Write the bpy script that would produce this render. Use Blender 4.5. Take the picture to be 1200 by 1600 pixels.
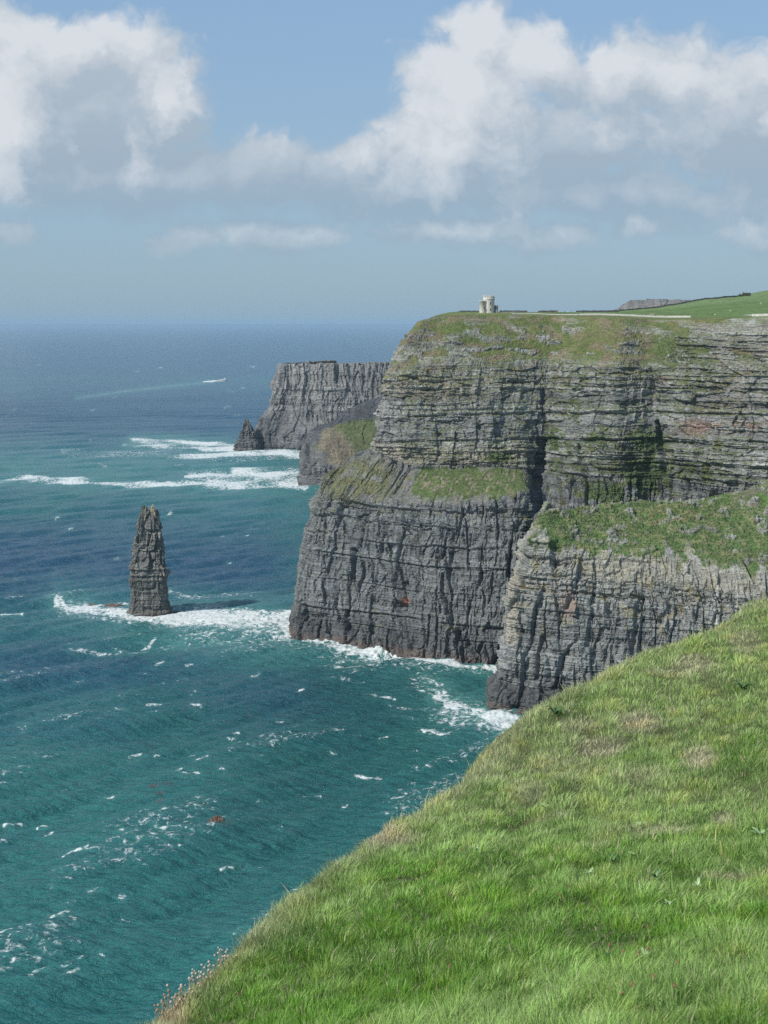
import bpy, math, random
import numpy as np
from mathutils import Vector, Matrix
from mathutils.bvhtree import BVHTree

for o in list(bpy.data.objects):
    bpy.data.objects.remove(o)
scn = bpy.context.scene
R = math.radians
F = 2222.0            # focal length in photo pixels (1200 x 1600)
CX, HY = 600.0, 503.0 # picture centre column, eye-level row
H = 187.0             # eye height above the sea

# ------------------------------------------------------------------ camera
cam_d = bpy.data.cameras.new('camera')
cam = bpy.data.objects.new('camera', cam_d)
scn.collection.objects.link(cam)
cam.location = (0, 0, H)
cam.rotation_euler = (R(90), 0, 0)
cam_d.sensor_fit = 'VERTICAL'
cam_d.sensor_height = 36.0
cam_d.lens = 36.0 * F / 1600.0
cam_d.shift_y = -(800.0 - HY) / 1600.0
cam_d.clip_start = 0.5
cam_d.clip_end = 200000.0
cam_d.dof.use_dof = True
cam_d.dof.focus_distance = 300.0
cam_d.dof.aperture_fstop = 9.0
scn.camera = cam
scn.render.resolution_x = 768
scn.render.resolution_y = 1024
cy = scn.cycles
cy.use_denoising = False; cy.sample_clamp_direct = 1.6; cy.sample_clamp_indirect = 1.2
cy.max_bounces = 4; cy.diffuse_bounces = 2; cy.glossy_bounces = 2; cy.transmission_bounces = 3; cy.volume_bounces = 1; cy.transparent_max_bounces = 4

# ------------------------------------------------------------------ light
SUN_EL = R(42)
SUN_AZ = math.atan2(-0.85, -0.53)          # measured from +Y towards +X
sd = Vector((math.sin(SUN_AZ) * math.cos(SUN_EL), math.cos(SUN_AZ) * math.cos(SUN_EL), math.sin(SUN_EL)))
sl = bpy.data.lights.new('sun', 'SUN')
sl.energy = 3.6
sl.angle = R(0.53)
sl.color = (1.0, 0.95, 0.87)
so = bpy.data.objects.new('sun', sl)
scn.collection.objects.link(so)
so.rotation_euler = (-sd).to_track_quat('-Z', 'Y').to_euler()
so.location = (-300, -200, 600)

scn.view_settings.view_transform = 'Standard'
scn.view_settings.look = 'None'
scn.view_settings.exposure = 0.3
scn.view_settings.gamma = 1.0


class NT:
    """small helper for node trees"""
    def __init__(self, tree):
        self.t = tree
        self.n = tree.nodes
        self.l = tree.links

    def new(self, typ, **kw):
        nd = self.n.new(typ)
        for k, v in kw.items():
            setattr(nd, k, v)
        return nd

    def put(self, sock, v):
        if v is None:
            return
        if hasattr(v, 'is_linked') or hasattr(v, 'links'):
            self.l.new(v, sock)
        else:
            if sock.type == 'RGBA' and hasattr(v, '__len__') and len(v) == 3:
                v = tuple(v) + (1.0,)
            sock.default_value = v

    def m(self, op, a, b=None, c=None, clamp=False):
        nd = self.new('ShaderNodeMath', operation=op, use_clamp=clamp)
        self.put(nd.inputs[0], a)
        self.put(nd.inputs[1], b)
        self.put(nd.inputs[2], c)
        return nd.outputs[0]

    def vm(self, op, a, b=None):
        nd = self.new('ShaderNodeVectorMath', operation=op)
        self.put(nd.inputs[0], a)
        self.put(nd.inputs[1], b)
        return nd.outputs['Value'] if op in ('LENGTH', 'DOT_PRODUCT') else nd.outputs[0]

    def mix(self, f, a, b, mode='MIX'):
        nd = self.new('ShaderNodeMix', data_type='RGBA', blend_type=mode)
        self.put(nd.inputs[0], f)
        self.put(nd.inputs[6], a)
        self.put(nd.inputs[7], b)
        return nd.outputs[2]

    def noise(self, vec, scale, detail=4, rough=0.55, dist=0.0):
        nd = self.new('ShaderNodeTexNoise')
        self.put(nd.inputs['Vector'], vec)
        nd.inputs['Scale'].default_value = scale
        nd.inputs['Detail'].default_value = detail
        nd.inputs['Roughness'].default_value = rough
        nd.inputs['Distortion'].default_value = dist
        return nd.outputs[0]

    def rng(self, v, a, b, c=0.0, d=1.0, smooth=False):
        nd = self.new('ShaderNodeMapRange')
        if smooth:
            nd.interpolation_type = 'SMOOTHSTEP'
        self.put(nd.inputs[0], v)
        for i, q in enumerate((a, b, c, d)):
            nd.inputs[i + 1].default_value = q
        return nd.outputs[0]

    def scalev(self, vec, s):
        return self.vm('MULTIPLY', vec, s)


# ------------------------------------------------------------------ world: Nishita sky + cloud layer by direction
world = bpy.data.worlds.new('World')
scn.world = world
world.use_nodes = True
w = NT(world.node_tree)
w.n.clear()
sky = w.new('ShaderNodeTexSky', sky_type='NISHITA')
sky.sun_disc = False
sky.sun_elevation = SUN_EL
sky.sun_rotation = SUN_AZ
sky.altitude = 180
sky.air_density = 1.0
sky.dust_density = 1.2
sky.ozone_density = 1.6
tc = w.new('ShaderNodeTexCoord')
sep = w.new('ShaderNodeSeparateXYZ')
w.l.new(tc.outputs['Generated'], sep.inputs[0])
K = F / 100.0
azm = w.m('MULTIPLY', w.m('ARCTAN2', sep.outputs[0], sep.outputs[1]), K)
elv = w.m('MULTIPLY', w.m('ARCSINE', sep.outputs[2]), K)
comb = w.new('ShaderNodeCombineXYZ')
w.l.new(azm, comb.inputs[0]); w.l.new(elv, comb.inputs[1])
P0 = comb.outputs[0]

# cloud field group: direction (degrees-like units) -> coverage
g = bpy.data.node_groups.new('cloud_field', 'ShaderNodeTree')
g.interface.new_socket('P', in_out='INPUT', socket_type='NodeSocketVector')
g.interface.new_socket('D', in_out='OUTPUT', socket_type='NodeSocketFloat')
gg = NT(g)
gi = gg.new('NodeGroupInput'); go = gg.new('NodeGroupOutput')
p = gi.outputs[0]
# warp
wn = gg.new('ShaderNodeTexNoise'); wn.inputs['Scale'].default_value = 0.9; wn.inputs['Detail'].default_value = 3
gg.l.new(p, wn.inputs['Vector'])
wv = gg.vm('MULTIPLY', gg.vm('SUBTRACT', wn.outputs['Color'], (0.5, 0.5, 0.5)), (1.0, 0.7, 0))
pw = gg.vm('ADD', p, wv)
def px(u, v):
    return ((u - CX) / 100.0, (HY - v) / 100.0)
CL = [  # u, v, ru, rv, weight
    (110, 110, 190, 75, 1.1), (60, 200, 150, 110, 1.1), (210, 90, 90, 70, .9), (260, 170, 75, 95, .95), (20, 130, 120, 120, 1.0),
    (200, 280, 330, 75, 1.0), (420, 270, 150, 75, .9),
    (745, 60, 70, 62, 1.1), (735, 150, 125, 110, 1.1), (830, 100, 90, 70, 1.0), (990, 130, 190, 78, .95), (1130, 200, 150, 120, .95),
    (700, 240, 150, 110, 1.05), (620, 290, 170, 70, .9), (900, 230, 250, 95, .85), (950, 310, 420, 52, .85), (550, 255, 60, 45, .75),
    (1220, 330, 150, 70, .8),
    (20, 365, 70, 26, .7), (285, 375, 62, 28, .8), (390, 370, 80, 30, .85), (490, 375, 80, 28, .8), (700, 364, 170, 32, .85), (850, 374, 120, 30, .8), (1000, 358, 80, 28, .75), (1150, 368, 110, 30, .8), (600, 330, 260, 30, .6), (1000, 325, 300, 30, .6),
    (600, 295, 760, 52, .72), (480, 265, 120, 50, .62), (150, 180, 150, 110, 1.2),
    (-200, 200, 250, 120, 1.0), (-500, 300, 300, 90, .9), (1500, 150, 260, 130, 1.0), (1800, 300, 300, 90, .9),
]
acc = None
for (u, v, ru, rv, wt) in CL:
    cx, cy = px(u, v)
    d = gg.vm('LENGTH', gg.vm('MULTIPLY', gg.vm('SUBTRACT', pw, (cx, cy, 0)), (100.0 / ru, 100.0 / rv, 0)))
    f = gg.m('MULTIPLY', gg.m('SUBTRACT', 1.25, d), wt)
    if acc is None:
        acc = f
    else:
        acc = gg.m('SMOOTH_MAX', acc, f, 0.35)
# other parts of the sky: scattered cloud from noise only
far = gg.noise(p, 0.16, 3, 0.5)
far = gg.rng(far, 0.5, 0.62, -1.0, 0.7)
offs = gg.m('ABSOLUTE', gg.new('ShaderNodeSeparateXYZ').outputs[0])
sx = gg.new('ShaderNodeSeparateXYZ'); gg.l.new(p, sx.inputs[0])
outside = gg.m('MAXIMUM', gg.rng(gg.m('ABSOLUTE', sx.outputs[0]), 12, 18), gg.rng(sx.outputs[1], 6.5, 9))
acc = gg.m('ADD', gg.m('MULTIPLY', acc, gg.m('SUBTRACT', 1.0, outside)), gg.m('MULTIPLY', far, outside))
n1 = gg.noise(pw, 1.5, 11, 0.62, 0.1)
n2 = gg.new('ShaderNodeTexVoronoi'); n2.feature = 'SMOOTH_F1'; n2.inputs['Scale'].default_value = 2.0
n2.inputs['Smoothness'].default_value = 0.6
n2.inputs['Detail'].default_value = 2.5
gg.l.new(pw, n2.inputs['Vector'])
D = gg.m('ADD', acc, gg.m('MULTIPLY', gg.m('SUBTRACT', n1, 0.5), 1.25))
D = gg.m('ADD', D, gg.m('MULTIPLY', gg.m('SUBTRACT', 0.45, n2.outputs['Distance']), 0.32))
gg.l.new(D, go.inputs[0])

def field(vec):
    nd = w.new('ShaderNodeGroup'); nd.node_tree = g
    w.put(nd.inputs[0], vec)
    return nd.outputs[0]
D0 = field(P0)
D1 = field(w.vm('ADD', P0, (-0.28, 0.38, 0)))
cov = w.rng(D0, 0.0, 0.5, 0, 1, True)
# light: less cloud towards the sun -> brighter
thick = D1
BR = [(60, 80, 190, 44, .85), (5, 190, 80, 130, 1.1), (30, 280, 40, 50, .6), (262, 150, 46, 60, .9), (215, 235, 40, 60, .55), (190, 55, 70, 34, .75),
      (745, 55, 62, 55, 1.25), (725, 140, 100, 80, 1.15), (840, 95, 75, 62, 1.1), (960, 110, 90, 48, .7), (1080, 130, 110, 55, .75), (690, 230, 110, 90, .75), (1010, 190, 120, 50, .35),
      (560, 240, 55, 22, .5), (1200, 200, 30, 50, .7), (1180, 120, 60, 60, .5), (430, 215, 40, 30, .25),
      (285, 366, 55, 18, .42), (390, 362, 60, 20, .48), (490, 370, 60, 18, .45), (710, 355, 120, 18, .55), (860, 365, 70, 18, .45), (1000, 350, 50, 16, .35), (1150, 365, 90, 20, .5), (20, 360, 50, 18, .3),
      (-250, 130, 250, 90, .9), (1500, 90, 250, 90, .9)]
wn2 = w.new('ShaderNodeTexNoise'); wn2.inputs['Scale'].default_value = 1.3; wn2.inputs['Detail'].default_value = 9; wn2.inputs['Roughness'].default_value = .62
w.l.new(P0, wn2.inputs['Vector'])
pw2 = w.vm('ADD', P0, w.vm('MULTIPLY', w.vm('SUBTRACT', wn2.outputs['Color'], (.5, .5, .5)), (1.5, 1.1, 0)))
bacc = None
for (u, v, ru, rv, wt) in BR:
    cx, cy_ = px(u, v)
    d = w.vm('LENGTH', w.vm('MULTIPLY', w.vm('SUBTRACT', pw2, (cx, cy_, 0)), (100.0 / ru, 100.0 / rv, 0)))
    f = w.m('MULTIPLY', w.m('SUBTRACT', 1.35, d), wt)
    bacc = f if bacc is None else w.m('SMOOTH_MAX', bacc, f, .3)
grad = w.m('MULTIPLY', w.m('SUBTRACT', D0, D1), 0.42)
thin = w.rng(thick, 0.2, 1.3, .12, -.12)
bn = w.noise(pw2, 1.7, 9, .6)
bacc = w.m('ADD', bacc, w.m('MULTIPLY', w.m('SUBTRACT', bn, .52), 1.5))
litk = w.rng(elv, .9, 2.4, .85, 1.0)
lit = w.m('ADD', w.m('MULTIPLY', w.rng(bacc, -.15, 1.15, 0.0, .92, True), litk), w.m('ADD', grad, thin), clamp=True)
SK = 0.11
skyc = w.vm('SCALE', sky.outputs[0], None)
skyc_node = skyc.node; skyc_node.inputs['Scale'].default_value = SK
cshade = (0.262, 0.345, 0.43)
cbright = (0.585, 0.61, 0.64)
ccol = w.mix(lit, w.mix(w.rng(elv, 1.8, 4.0), cshade, (0.36, 0.42, 0.48)), cbright)
alpha = w.m('MULTIPLY', cov, w.rng(elv, 0.4, 3.0, 0.38, 0.92, True))
clear = w.mix(w.rng(elv, 0.0, 5.0, 0.85, 0.65), skyc, w.mix(w.rng(elv, .3, 4.8), (0.225, 0.345, 0.45), (0.215, 0.35, 0.52)))
fin = w.mix(alpha, clear, ccol)
bg = w.new('ShaderNodeBackground')
w.l.new(fin, bg.inputs[0])
bg.inputs[1].default_value = 1.0
wo = w.new('ShaderNodeOutputWorld')
w.l.new(bg.outputs[0], wo.inputs[0])
world.cycles.sampling_method = 'MANUAL'
world.cycles.sample_map_resolution = 512

# ------------------------------------------------------------------ numpy noise
def _hash(ix, iy, seed):
    h = (ix.astype(np.int64) * 374761393 + iy.astype(np.int64) * 668265263 + int(seed) * 1442695041) & 0xffffffff
    h = ((h ^ (h >> 13)) * 1274126177) & 0xffffffff
    h = (h ^ (h >> 16)) & 0xffffffff
    return h
def hashf(ix, iy, seed):
    return (_hash(ix, iy, seed) & 0xffffff).astype(np.float32) / 16777215.0
def noise2(x, y, seed=0):
    """gradient noise, about -1..1"""
    x = np.asarray(x, np.float32); y = np.asarray(y, np.float32)
    x, y = np.broadcast_arrays(x, y)
    x0 = np.floor(x); y0 = np.floor(y)
    fx = x - x0; fy = y - y0
    ix = x0.astype(np.int64); iy = y0.astype(np.int64)
    ux = fx * fx * fx * (fx * (fx * 6 - 15) + 10); uy = fy * fy * fy * (fy * (fy * 6 - 15) + 10)
    def gr(i, j, dx, dy):
        a = hashf(i, j, seed) * 6.2831853
        return np.cos(a) * dx + np.sin(a) * dy
    a = gr(ix, iy, fx, fy); b = gr(ix + 1, iy, fx - 1, fy)
    c = gr(ix, iy + 1, fx, fy - 1); d = gr(ix + 1, iy + 1, fx - 1, fy - 1)
    return ((a + (b - a) * ux) * (1 - uy) + (c + (d - c) * ux) * uy) * 1.5
def fbm(x, y, seed=0, o=4, g=0.5):
    s = 0; a = 1.0; t = 0
    for i in range(o):
        s = s + a * noise2(x * 2 ** i + 17.3 * i, y * 2 ** i - 9.1 * i, seed + i); t += a; a *= g
    return s / t * 1.25
def ridge(x, y, seed=0, o=3):
    s = 0; a = 1.0; t = 0
    for i in range(o):
        s = s + a * (1 - 2 * np.abs(noise2(x * 2 ** i + 7 * i, y * 2 ** i, seed + i))); t += a; a *= 0.5
    return s / t
def facet(x, y, seed, tilt=1.0):
    """cells with a random offset and tilt: broken rock faces. returns height (about -1..1), edge distance"""
    x = np.asarray(x, np.float32); y = np.asarray(y, np.float32)
    ix = np.floor(x).astype(np.int64); iy = np.floor(y).astype(np.int64)
    b1 = np.full(x.shape, 9.0, np.float32); b2 = b1.copy(); h = np.zeros(x.shape, np.float32)
    for a in (-1, 0, 1):
        for b in (-1, 0, 1):
            hh = _hash(ix + a, iy + b, seed)
            jx = (hh & 255) / 255.0; jy = ((hh >> 8) & 255) / 255.0; r = ((hh >> 16) & 255) / 255.0; g1 = ((hh >> 4) & 255) / 127.5 - 1; g2 = ((hh >> 20) & 255) / 127.5 - 1
            dx = x - (ix + a + jx); dy = y - (iy + b + jy); d = dx * dx + dy * dy
            v = (r * 2 - 1) * .6 + tilt * (g1 * dx + g2 * dy)
            nb = d < b1
            b2 = np.where(nb, b1, np.minimum(b2, d)); h = np.where(nb, v, h); b1 = np.where(nb, d, b1)
    return h.astype(np.float32), (np.sqrt(b2) - np.sqrt(b1)).astype(np.float32)
def sst(x, a, b):
    t = np.clip((x - a) / (b - a), 0, 1)
    return t * t * (3 - 2 * t)
def lerp(a, b, t):
    return a + (b - a) * t

def W(u, v, y):
    return ((u - CX) / F * y, y, H - (v - HY) / F * y)

# ------------------------------------------------------------------ mesh helpers
def set_attr(me, name, col):
    a = me.attributes.new(name, 'FLOAT_COLOR', 'POINT')
    c = np.ones((len(col), 4), np.float32); c[:, :col.shape[1]] = col
    a.data.foreach_set('color', c.ravel())
def set_fattr(me, name, v):
    a = me.attributes.new(name, 'FLOAT', 'POINT')
    a.data.foreach_set('value', np.ascontiguousarray(v, np.float32).ravel())
def fast_mesh(name, co, faces, mat=None, smooth=False):
    me = bpy.data.meshes.new(name)
    n = len(co); k = faces.shape[1]; m = len(faces)
    me.vertices.add(n); me.vertices.foreach_set('co', np.ascontiguousarray(co, np.float32).ravel())
    me.loops.add(m * k); me.loops.foreach_set('vertex_index', np.ascontiguousarray(faces, np.int32).ravel())
    me.polygons.add(m)
    me.polygons.foreach_set('loop_start', np.arange(0, m * k, k, dtype=np.int32))
    me.polygons.foreach_set('loop_total', np.full(m, k, np.int32))
    me.polygons.foreach_set('use_smooth', np.full(m, smooth, bool))
    me.update(calc_edges=True)
    if mat: me.materials.append(mat)
    return me
def grid_faces(nr, nc, closed=False):
    i = np.arange(nr - 1)[:, None]; 
    if closed:
        j = np.arange(nc)[None, :]; j2 = (j + 1) % nc
    else:
        j = np.arange(nc - 1)[None, :]; j2 = j + 1
    return np.stack([i * nc + j, i * nc + j2, (i + 1) * nc + j2, (i + 1) * nc + j], -1).reshape(-1, 4)
def link(name, me, parent=None, **props):
    o = bpy.data.objects.new(name, me)
    scn.collection.objects.link(o)
    if parent: o.parent = parent
    for k, v in props.items():
        o[k] = v
    return o
def empty(name, loc=(0, 0, 0), rz=0.0, **props):
    o = bpy.data.objects.new(name, None)
    o.empty_display_size = 0.5
    scn.collection.objects.link(o)
    o.location = loc; o.rotation_euler = (0, 0, rz)
    for k, v in props.items():
        o[k] = v
    return o

# ------------------------------------------------------------------ materials
def new_mat(name):
    m = bpy.data.materials.new(name); m.use_nodes = True
    t = NT(m.node_tree); t.n.clear()
    out = t.new('ShaderNodeOutputMaterial')
    bs = t.new('ShaderNodeBsdfPrincipled')
    t.l.new(bs.outputs[0], out.inputs[0])
    return m, t, bs, out
def simple_mat(name, col, rough=0.8, var=0.15, scale=3.0, bump=0.0, spec=0.3, metal=0.0):
    m, t, bs, out = new_mat(name)
    co = t.new('ShaderNodeTexCoord').outputs['Object']
    n = t.noise(co, scale, 5, 0.6)
    c = t.mix(t.rng(n, 0.3, 0.7), tuple(c * (1 - var) for c in col), tuple(min(1, c * (1 + var)) for c in col))
    t.put(bs.inputs['Base Color'], c)
    bs.inputs['Roughness'].default_value = rough
    bs.inputs['Specular IOR Level'].default_value = spec
    bs.inputs['Metallic'].default_value = metal
    if bump:
        b = t.new('ShaderNodeBump'); b.inputs['Strength'].default_value = bump
        t.l.new(n, b.inputs['Height']); t.l.new(b.outputs[0], bs.inputs['Normal'])
    return m
def rock_mat(name, scale=1.0):
    m, t, bs, out = new_mat(name)
    at = t.new('ShaderNodeAttribute'); at.attribute_name = 'col'
    veg = t.new('ShaderNodeAttribute'); veg.attribute_name = 'veg'
    co = t.new('ShaderNodeTexCoord').outputs['Object']
    n1 = t.noise(co, 0.9 * scale, 6, 0.65)
    n2 = t.noise(t.scalev(co, (0.25, 0.25, 2.2)), 0.8 * scale, 5, 0.6)
    n3 = t.noise(co, 0.06 * scale, 4, 0.6)
    mul = t.m('MULTIPLY', t.rng(n1, 0.25, 0.75, 0.5, 1.5), t.rng(n2, 0.3, 0.7, 0.72, 1.28))
    mul = t.m('MULTIPLY', mul, t.rng(n3, 0.3, 0.7, 0.85, 1.15))
    sc = t.new('ShaderNodeVectorMath', operation='SCALE')
    t.l.new(at.outputs['Color'], sc.inputs[0]); t.l.new(mul, sc.inputs['Scale'])
    t.put(bs.inputs['Base Color'], sc.outputs[0])
    bs.inputs['Roughness'].default_value = 0.92
    bs.inputs['Specular IOR Level'].default_value = 0.2
    hgt = t.m('ADD', t.m('MULTIPLY', n1, 0.8), t.m('MULTIPLY', n2, 0.9))
    b = t.new('ShaderNodeBump'); b.inputs['Strength'].default_value = 1.0; b.inputs['Distance'].default_value = 0.8 / scale
    t.l.new(hgt, b.inputs['Height']); t.l.new(b.outputs[0], bs.inputs['Normal'])
    return m
MROCK = rock_mat('cliff_rock')
MFAR = rock_mat('far_rock', 0.4)

# ------------------------------------------------------------------ loft for cliffs
def catmull(P, t):
    """P (n,3) controls, t in 0..n-1"""
    n = len(P)
    i = np.clip(np.floor(t).astype(int), 0, n - 2); f = (t - i)[:, None]
    p0 = P[np.clip(i - 1, 0, n - 1)]; p1 = P[i]; p2 = P[i + 1]; p3 = P[np.clip(i + 2, 0, n - 1)]
    k = 0.38
    m1 = (p2 - p0) * k; m2 = (p3 - p1) * k
    f2 = f * f; f3 = f2 * f
    return (2 * f3 - 3 * f2 + 1) * p1 + (f3 - 2 * f2 + f) * m1 + (-2 * f3 + 3 * f2) * p2 + (f3 - f2) * m2
def blur(A, n, ax):
    for _ in range(n):
        B = np.concatenate([np.take(A, [0], ax), A, np.take(A, [-1], ax)], ax)
        sl0 = [slice(None)] * A.ndim; sl1 = list(sl0); sl2 = list(sl0)
        sl0[ax] = slice(0, -2); sl1[ax] = slice(1, -1); sl2[ax] = slice(2, None)
        A = B[tuple(sl0)] * .25 + B[tuple(sl1)] * .5 + B[tuple(sl2)] * .25
    return A
def loft(rows, ds, dt, smooth_rows=2):
    """rows: list of list (u, y, z). returns P (R,C,3), S (C,), arc coordinate"""
    C = np.array([[((u - CX) / F * y, y, z) for (u, y, z) in r] for r in rows], float)   # rows, cols, 3
    nc = C.shape[1]
    tt = np.linspace(0, nc - 1, 2000)
    mean = C[:, :, :2].mean(0)
    pm = catmull(np.c_[mean, np.zeros(nc)], tt)
    L = np.r_[0, np.cumsum(np.linalg.norm(np.diff(pm, axis=0), axis=1))]
    n = int(L[-1] / ds) + 2
    S = np.linspace(0, L[-1], n)
    tp = np.interp(S, L, tt)
    RR = np.array([catmull(C[i], tp) for i in range(len(rows))])
    out = []; kk = []
    for i in range(len(rows) - 1):
        d = np.linalg.norm(RR[i + 1] - RR[i], axis=1)
        d = np.percentile(d, 60)
        m = max(2, int(d / dt))
        for k in range(m):
            out.append(RR[i] + (RR[i + 1] - RR[i]) * (k / m)); kk.append(i + k / m)
    out.append(RR[-1]); kk.append(len(rows) - 1)
    P = np.array(out)
    P = blur(P, smooth_rows, 0)
    return P, S, np.array(kk), tp
def normals(P, flip_to=None):
    du = np.gradient(P, axis=1); dv = np.gradient(P, axis=0)
    N = np.cross(du, dv); N /= np.linalg.norm(N, axis=2, keepdims=True) + 1e-9
    if flip_to is not None:
        V = np.array(flip_to) - P
        if (N * V).sum(2).mean() < 0: N = -N
    return N
def strata(S, Z, seed, lo, hi, bw, a1, a2, a3):
    rs = np.random.RandomState(seed)
    b = np.cumsum(np.r_[-40, lo + (hi - lo) * rs.uniform(0, 1, 1200) ** 2.2])
    b = b[b < 330]; th = np.diff(b)
    zz = Z + 1.4 * noise2(S / 80, Z / 200, seed) + 0.3 * noise2(S / 11, Z / 30, seed + 1)
    i = np.clip(np.searchsorted(b, zz) - 1, 0, len(th) - 1)
    t = (zz - b[i]) / th[i]
    r1 = hashf(i, i * 0 + 3, seed); r2 = hashf(i, i * 0 + 5, seed)
    var = noise2(S / 25 + i * 3.7, i * 1.3, seed + 2)
    q = S / (bw * (0.6 + 0.9 * r2)) + r1 * 99 + 0.22 * noise2(S / 3.0, Z / 3.0, seed + 3)
    j = np.floor(q); fr = q - j
    blk = hashf(j.astype(np.int64), i, seed + 4)
    edge = 1 - np.abs(2 * t - 1) ** 6
    joint = 1 - np.abs(2 * fr - 1) ** 14
    disp = (r1 - .5 + .6 * var) * a1 * (0.4 + 0.6 * edge) + (blk - .5) * a2 - (1 - edge * joint) * a3
    return disp, r1, blk, i
def blob(U, V, cu, cv, ru, rv, soft=0.5):
    d = np.sqrt(((U - cu) / ru) ** 2 + ((V - cv) / rv) ** 2)
    return 1 - sst(d, 1 - soft, 1 + soft)
def uv_of(P):
    return CX + F * P[..., 0] / P[..., 1], HY + F * (H - P[..., 2]) / P[..., 1]
def poly_dist(U, V, pts, w):
    """min normalised distance to a polyline, w half width"""
    best = np.full(U.shape, 1e9, np.float32)
    for (a, b) in zip(pts[:-1], pts[1:]):
        ax, ay = a; bx, by = b
        dx, dy = bx - ax, by - ay
        t = np.clip(((U - ax) * dx + (V - ay) * dy) / (dx * dx + dy * dy + 1e-9), 0, 1)
        d = np.hypot(U - ax - t * dx, V - ay - t * dy)
        best = np.minimum(best, d)
    return best / w
def c3(a):
    return np.array(a, np.float32)
GREEN = c3((0.085, 0.125, 0.032)); DGREEN = c3((0.035, 0.07, 0.02)); OLIVE = c3((0.15, 0.15, 0.06)); BROWN = c3((0.17, 0.135, 0.085))

def mixc(C, c, m):
    m = np.clip(m, 0, 1)[..., None]
    return C * (1 - m) + np.asarray(c) * m

# ================================================================== MAIN HEADLAND CLIFF
A = [
 # c0 hidden      c1              c2              c3              c4              c5              c6              c7              c8              c9              c10            c11             c12             c13             c14
 [(505,960,-5), (462,868,-5),  (458,838,-5),  (520,824,-5),  (600,806,-5),  (660,788,-5),  (740,773,-5),  (800,768,-5),  (850,800,-5),  (890,800,-5),  (950,800,-5), (1025,806,-5), (1105,795,-5), (1200,770,-5), (1350,740,-5)],
 [(512,965,30), (470,872,30),  (471,846,30),  (525,831,30),  (602,812,30),  (661,796,30),  (741,782,30),  (806,777,30),  (846,812,30),  (885,806,30),  (952,804,30), (1025,812,30), (1105,797,30), (1200,772,30), (1350,742,30)],
 [(520,970,60), (484,877,60),  (486,852,60),  (532,838,60),  (604,818,60),  (662,803,60),  (742,789,60),  (812,785,60),  (843,822,60),  (882,812,60),  (954,810,60), (1025,818,60), (1105,799,60), (1200,774,60), (1350,744,60)],
 [(530,975,84), (503,884,87),  (504,860,81),  (542,848,81),  (606,829,83),  (665,814,84),  (743,803,84),  (821,808,90),  (843,850,82),  (882,832,80),  (955,818,80), (1025,826,80), (1105,800,80), (1200,775,80), (1350,746,80)],
 [(540,980,90), (508,892,90),  (536,890,95),  (588,882,103), (640,867,97),  (692,861,98),  (762,857,98),  (817,855,97),  (845,862,90),  (881,842,90),  (956,824,90), (1026,830,90), (1105,802,90), (1200,776,90), (1350,748,90)],
 [(640,985,104), (594,935,105), (591,905,105), (592,885,106), (642,869,99),  (693,863,100), (763,859,100), (818,857,99),  (847,865,96),  (881,846,96),  (957,826,96), (1026,832,96), (1105,802,96), (1200,777,96), (1350,749,96)],
 [(650,990,130), (602,935,130), (598,905,130), (600,885,130), (650,873,130), (696,868,130), (765,864,130), (822,868,130), (851,873,130), (885,858,130), (958,836,130), (1026,836,130), (1105,805,130), (1200,779,130), (1350,751,130)],
 [(660,995,155), (612,940,155), (604,915,154), (611,892,155), (656,884,158), (700,878,160), (770,877,160), (828,880,160), (860,880,160), (893,868,160), (962,846,160), (1026,844,160), (1105,808,160), (1200,781,162), (1350,753,162)],
 [(680,1000,174), (634,955,173), (628,932,172), (634,908,172), (675,902,173), (712,897,175), (778,897,175), (834,900,176), (866,898,176), (898,888,176), (966,864,176), (1026,862,176), (1106,818,178), (1200,786,180), (1350,758,180)],
 [(700,1010,189), (662,975,187), (652,955,187), (661,930,188.3), (688,934,190.9), (724,936,191.3), (785,937,191.1), (838,935,191.0), (868,932,190.6), (901,918,190.0), (966,892,189.3), (1026,892,188.2), (1103,836,188.4), (1200,800,189.6), (1350,770,190.5)],
]
P, S, KK, TP = loft(A, 0.42, 0.36, 3)
N = normals(blur(blur(P, 10, 0), 10, 1), (0, 0, H))
nr, nc = P.shape[:2]
SS = np.broadcast_to(S[None, :], (nr, nc)).astype(np.float32)
Z = P[..., 2].astype(np.float32); KR = np.broadcast_to(KK[:, None], (nr, nc)); TC = np.broadcast_to(TP[None, :], (nr, nc))
U, V = uv_of(P)
warpS = SS + 1.5 * fbm(SS / 30, Z / 22, 5)
d1, t1, blk1, id1 = strata(warpS, Z, 11, 2.0, 7.5, 7.0, 2.4, 1.3, 0.9)
d2, t2, blk2, id2 = strata(warpS, Z, 12, 0.6, 1.9, 3.0, 1.1, 0.7, 0.35)
# lower wall: columns and bulges; left cell like blocks
pil = ridge(warpS / 11 + 0.5 * noise2(Z / 30, SS / 60, 8), Z / 60, 20, 3)
lump = fbm(warpS / 5.5, Z / 8, 30, 4, .55)
lump2 = ridge(warpS / 5.0 + .3 * noise2(Z / 9, SS / 9, 66), Z / 17, 33, 3)
big = fbm(SS / 45, Z / 60, 40, 3)
flut = -np.abs(noise2(warpS / 3.2, Z / 26, 44)) * 1.6
upper = sst(KR, 4.6, 5.2)                      # above bench
grass_top = sst(KR + .25 * fbm(SS / 16, Z / 10, 61), 6.75, 7.5)
low = 1 - upper
benchm = sst(KR, 2.85, 3.1) * (1 - sst(KR, 4.0, 4.7)) * (1 - sst(TC, 7.6, 8.1))
midl = sst(Z, 62, 72) * low                    # more layered under the bench
vw = .16 * fbm(SS / 14, Z / 14, 50, 3)
fa1, fe1 = facet(warpS / 7.5 + vw, Z / 24 + .15 * warpS / 8.5, 45, 1.0)
fa2, fe2 = facet(warpS / 3.6 + vw, Z / 10.0 + vw, 46, 1.1)
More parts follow.
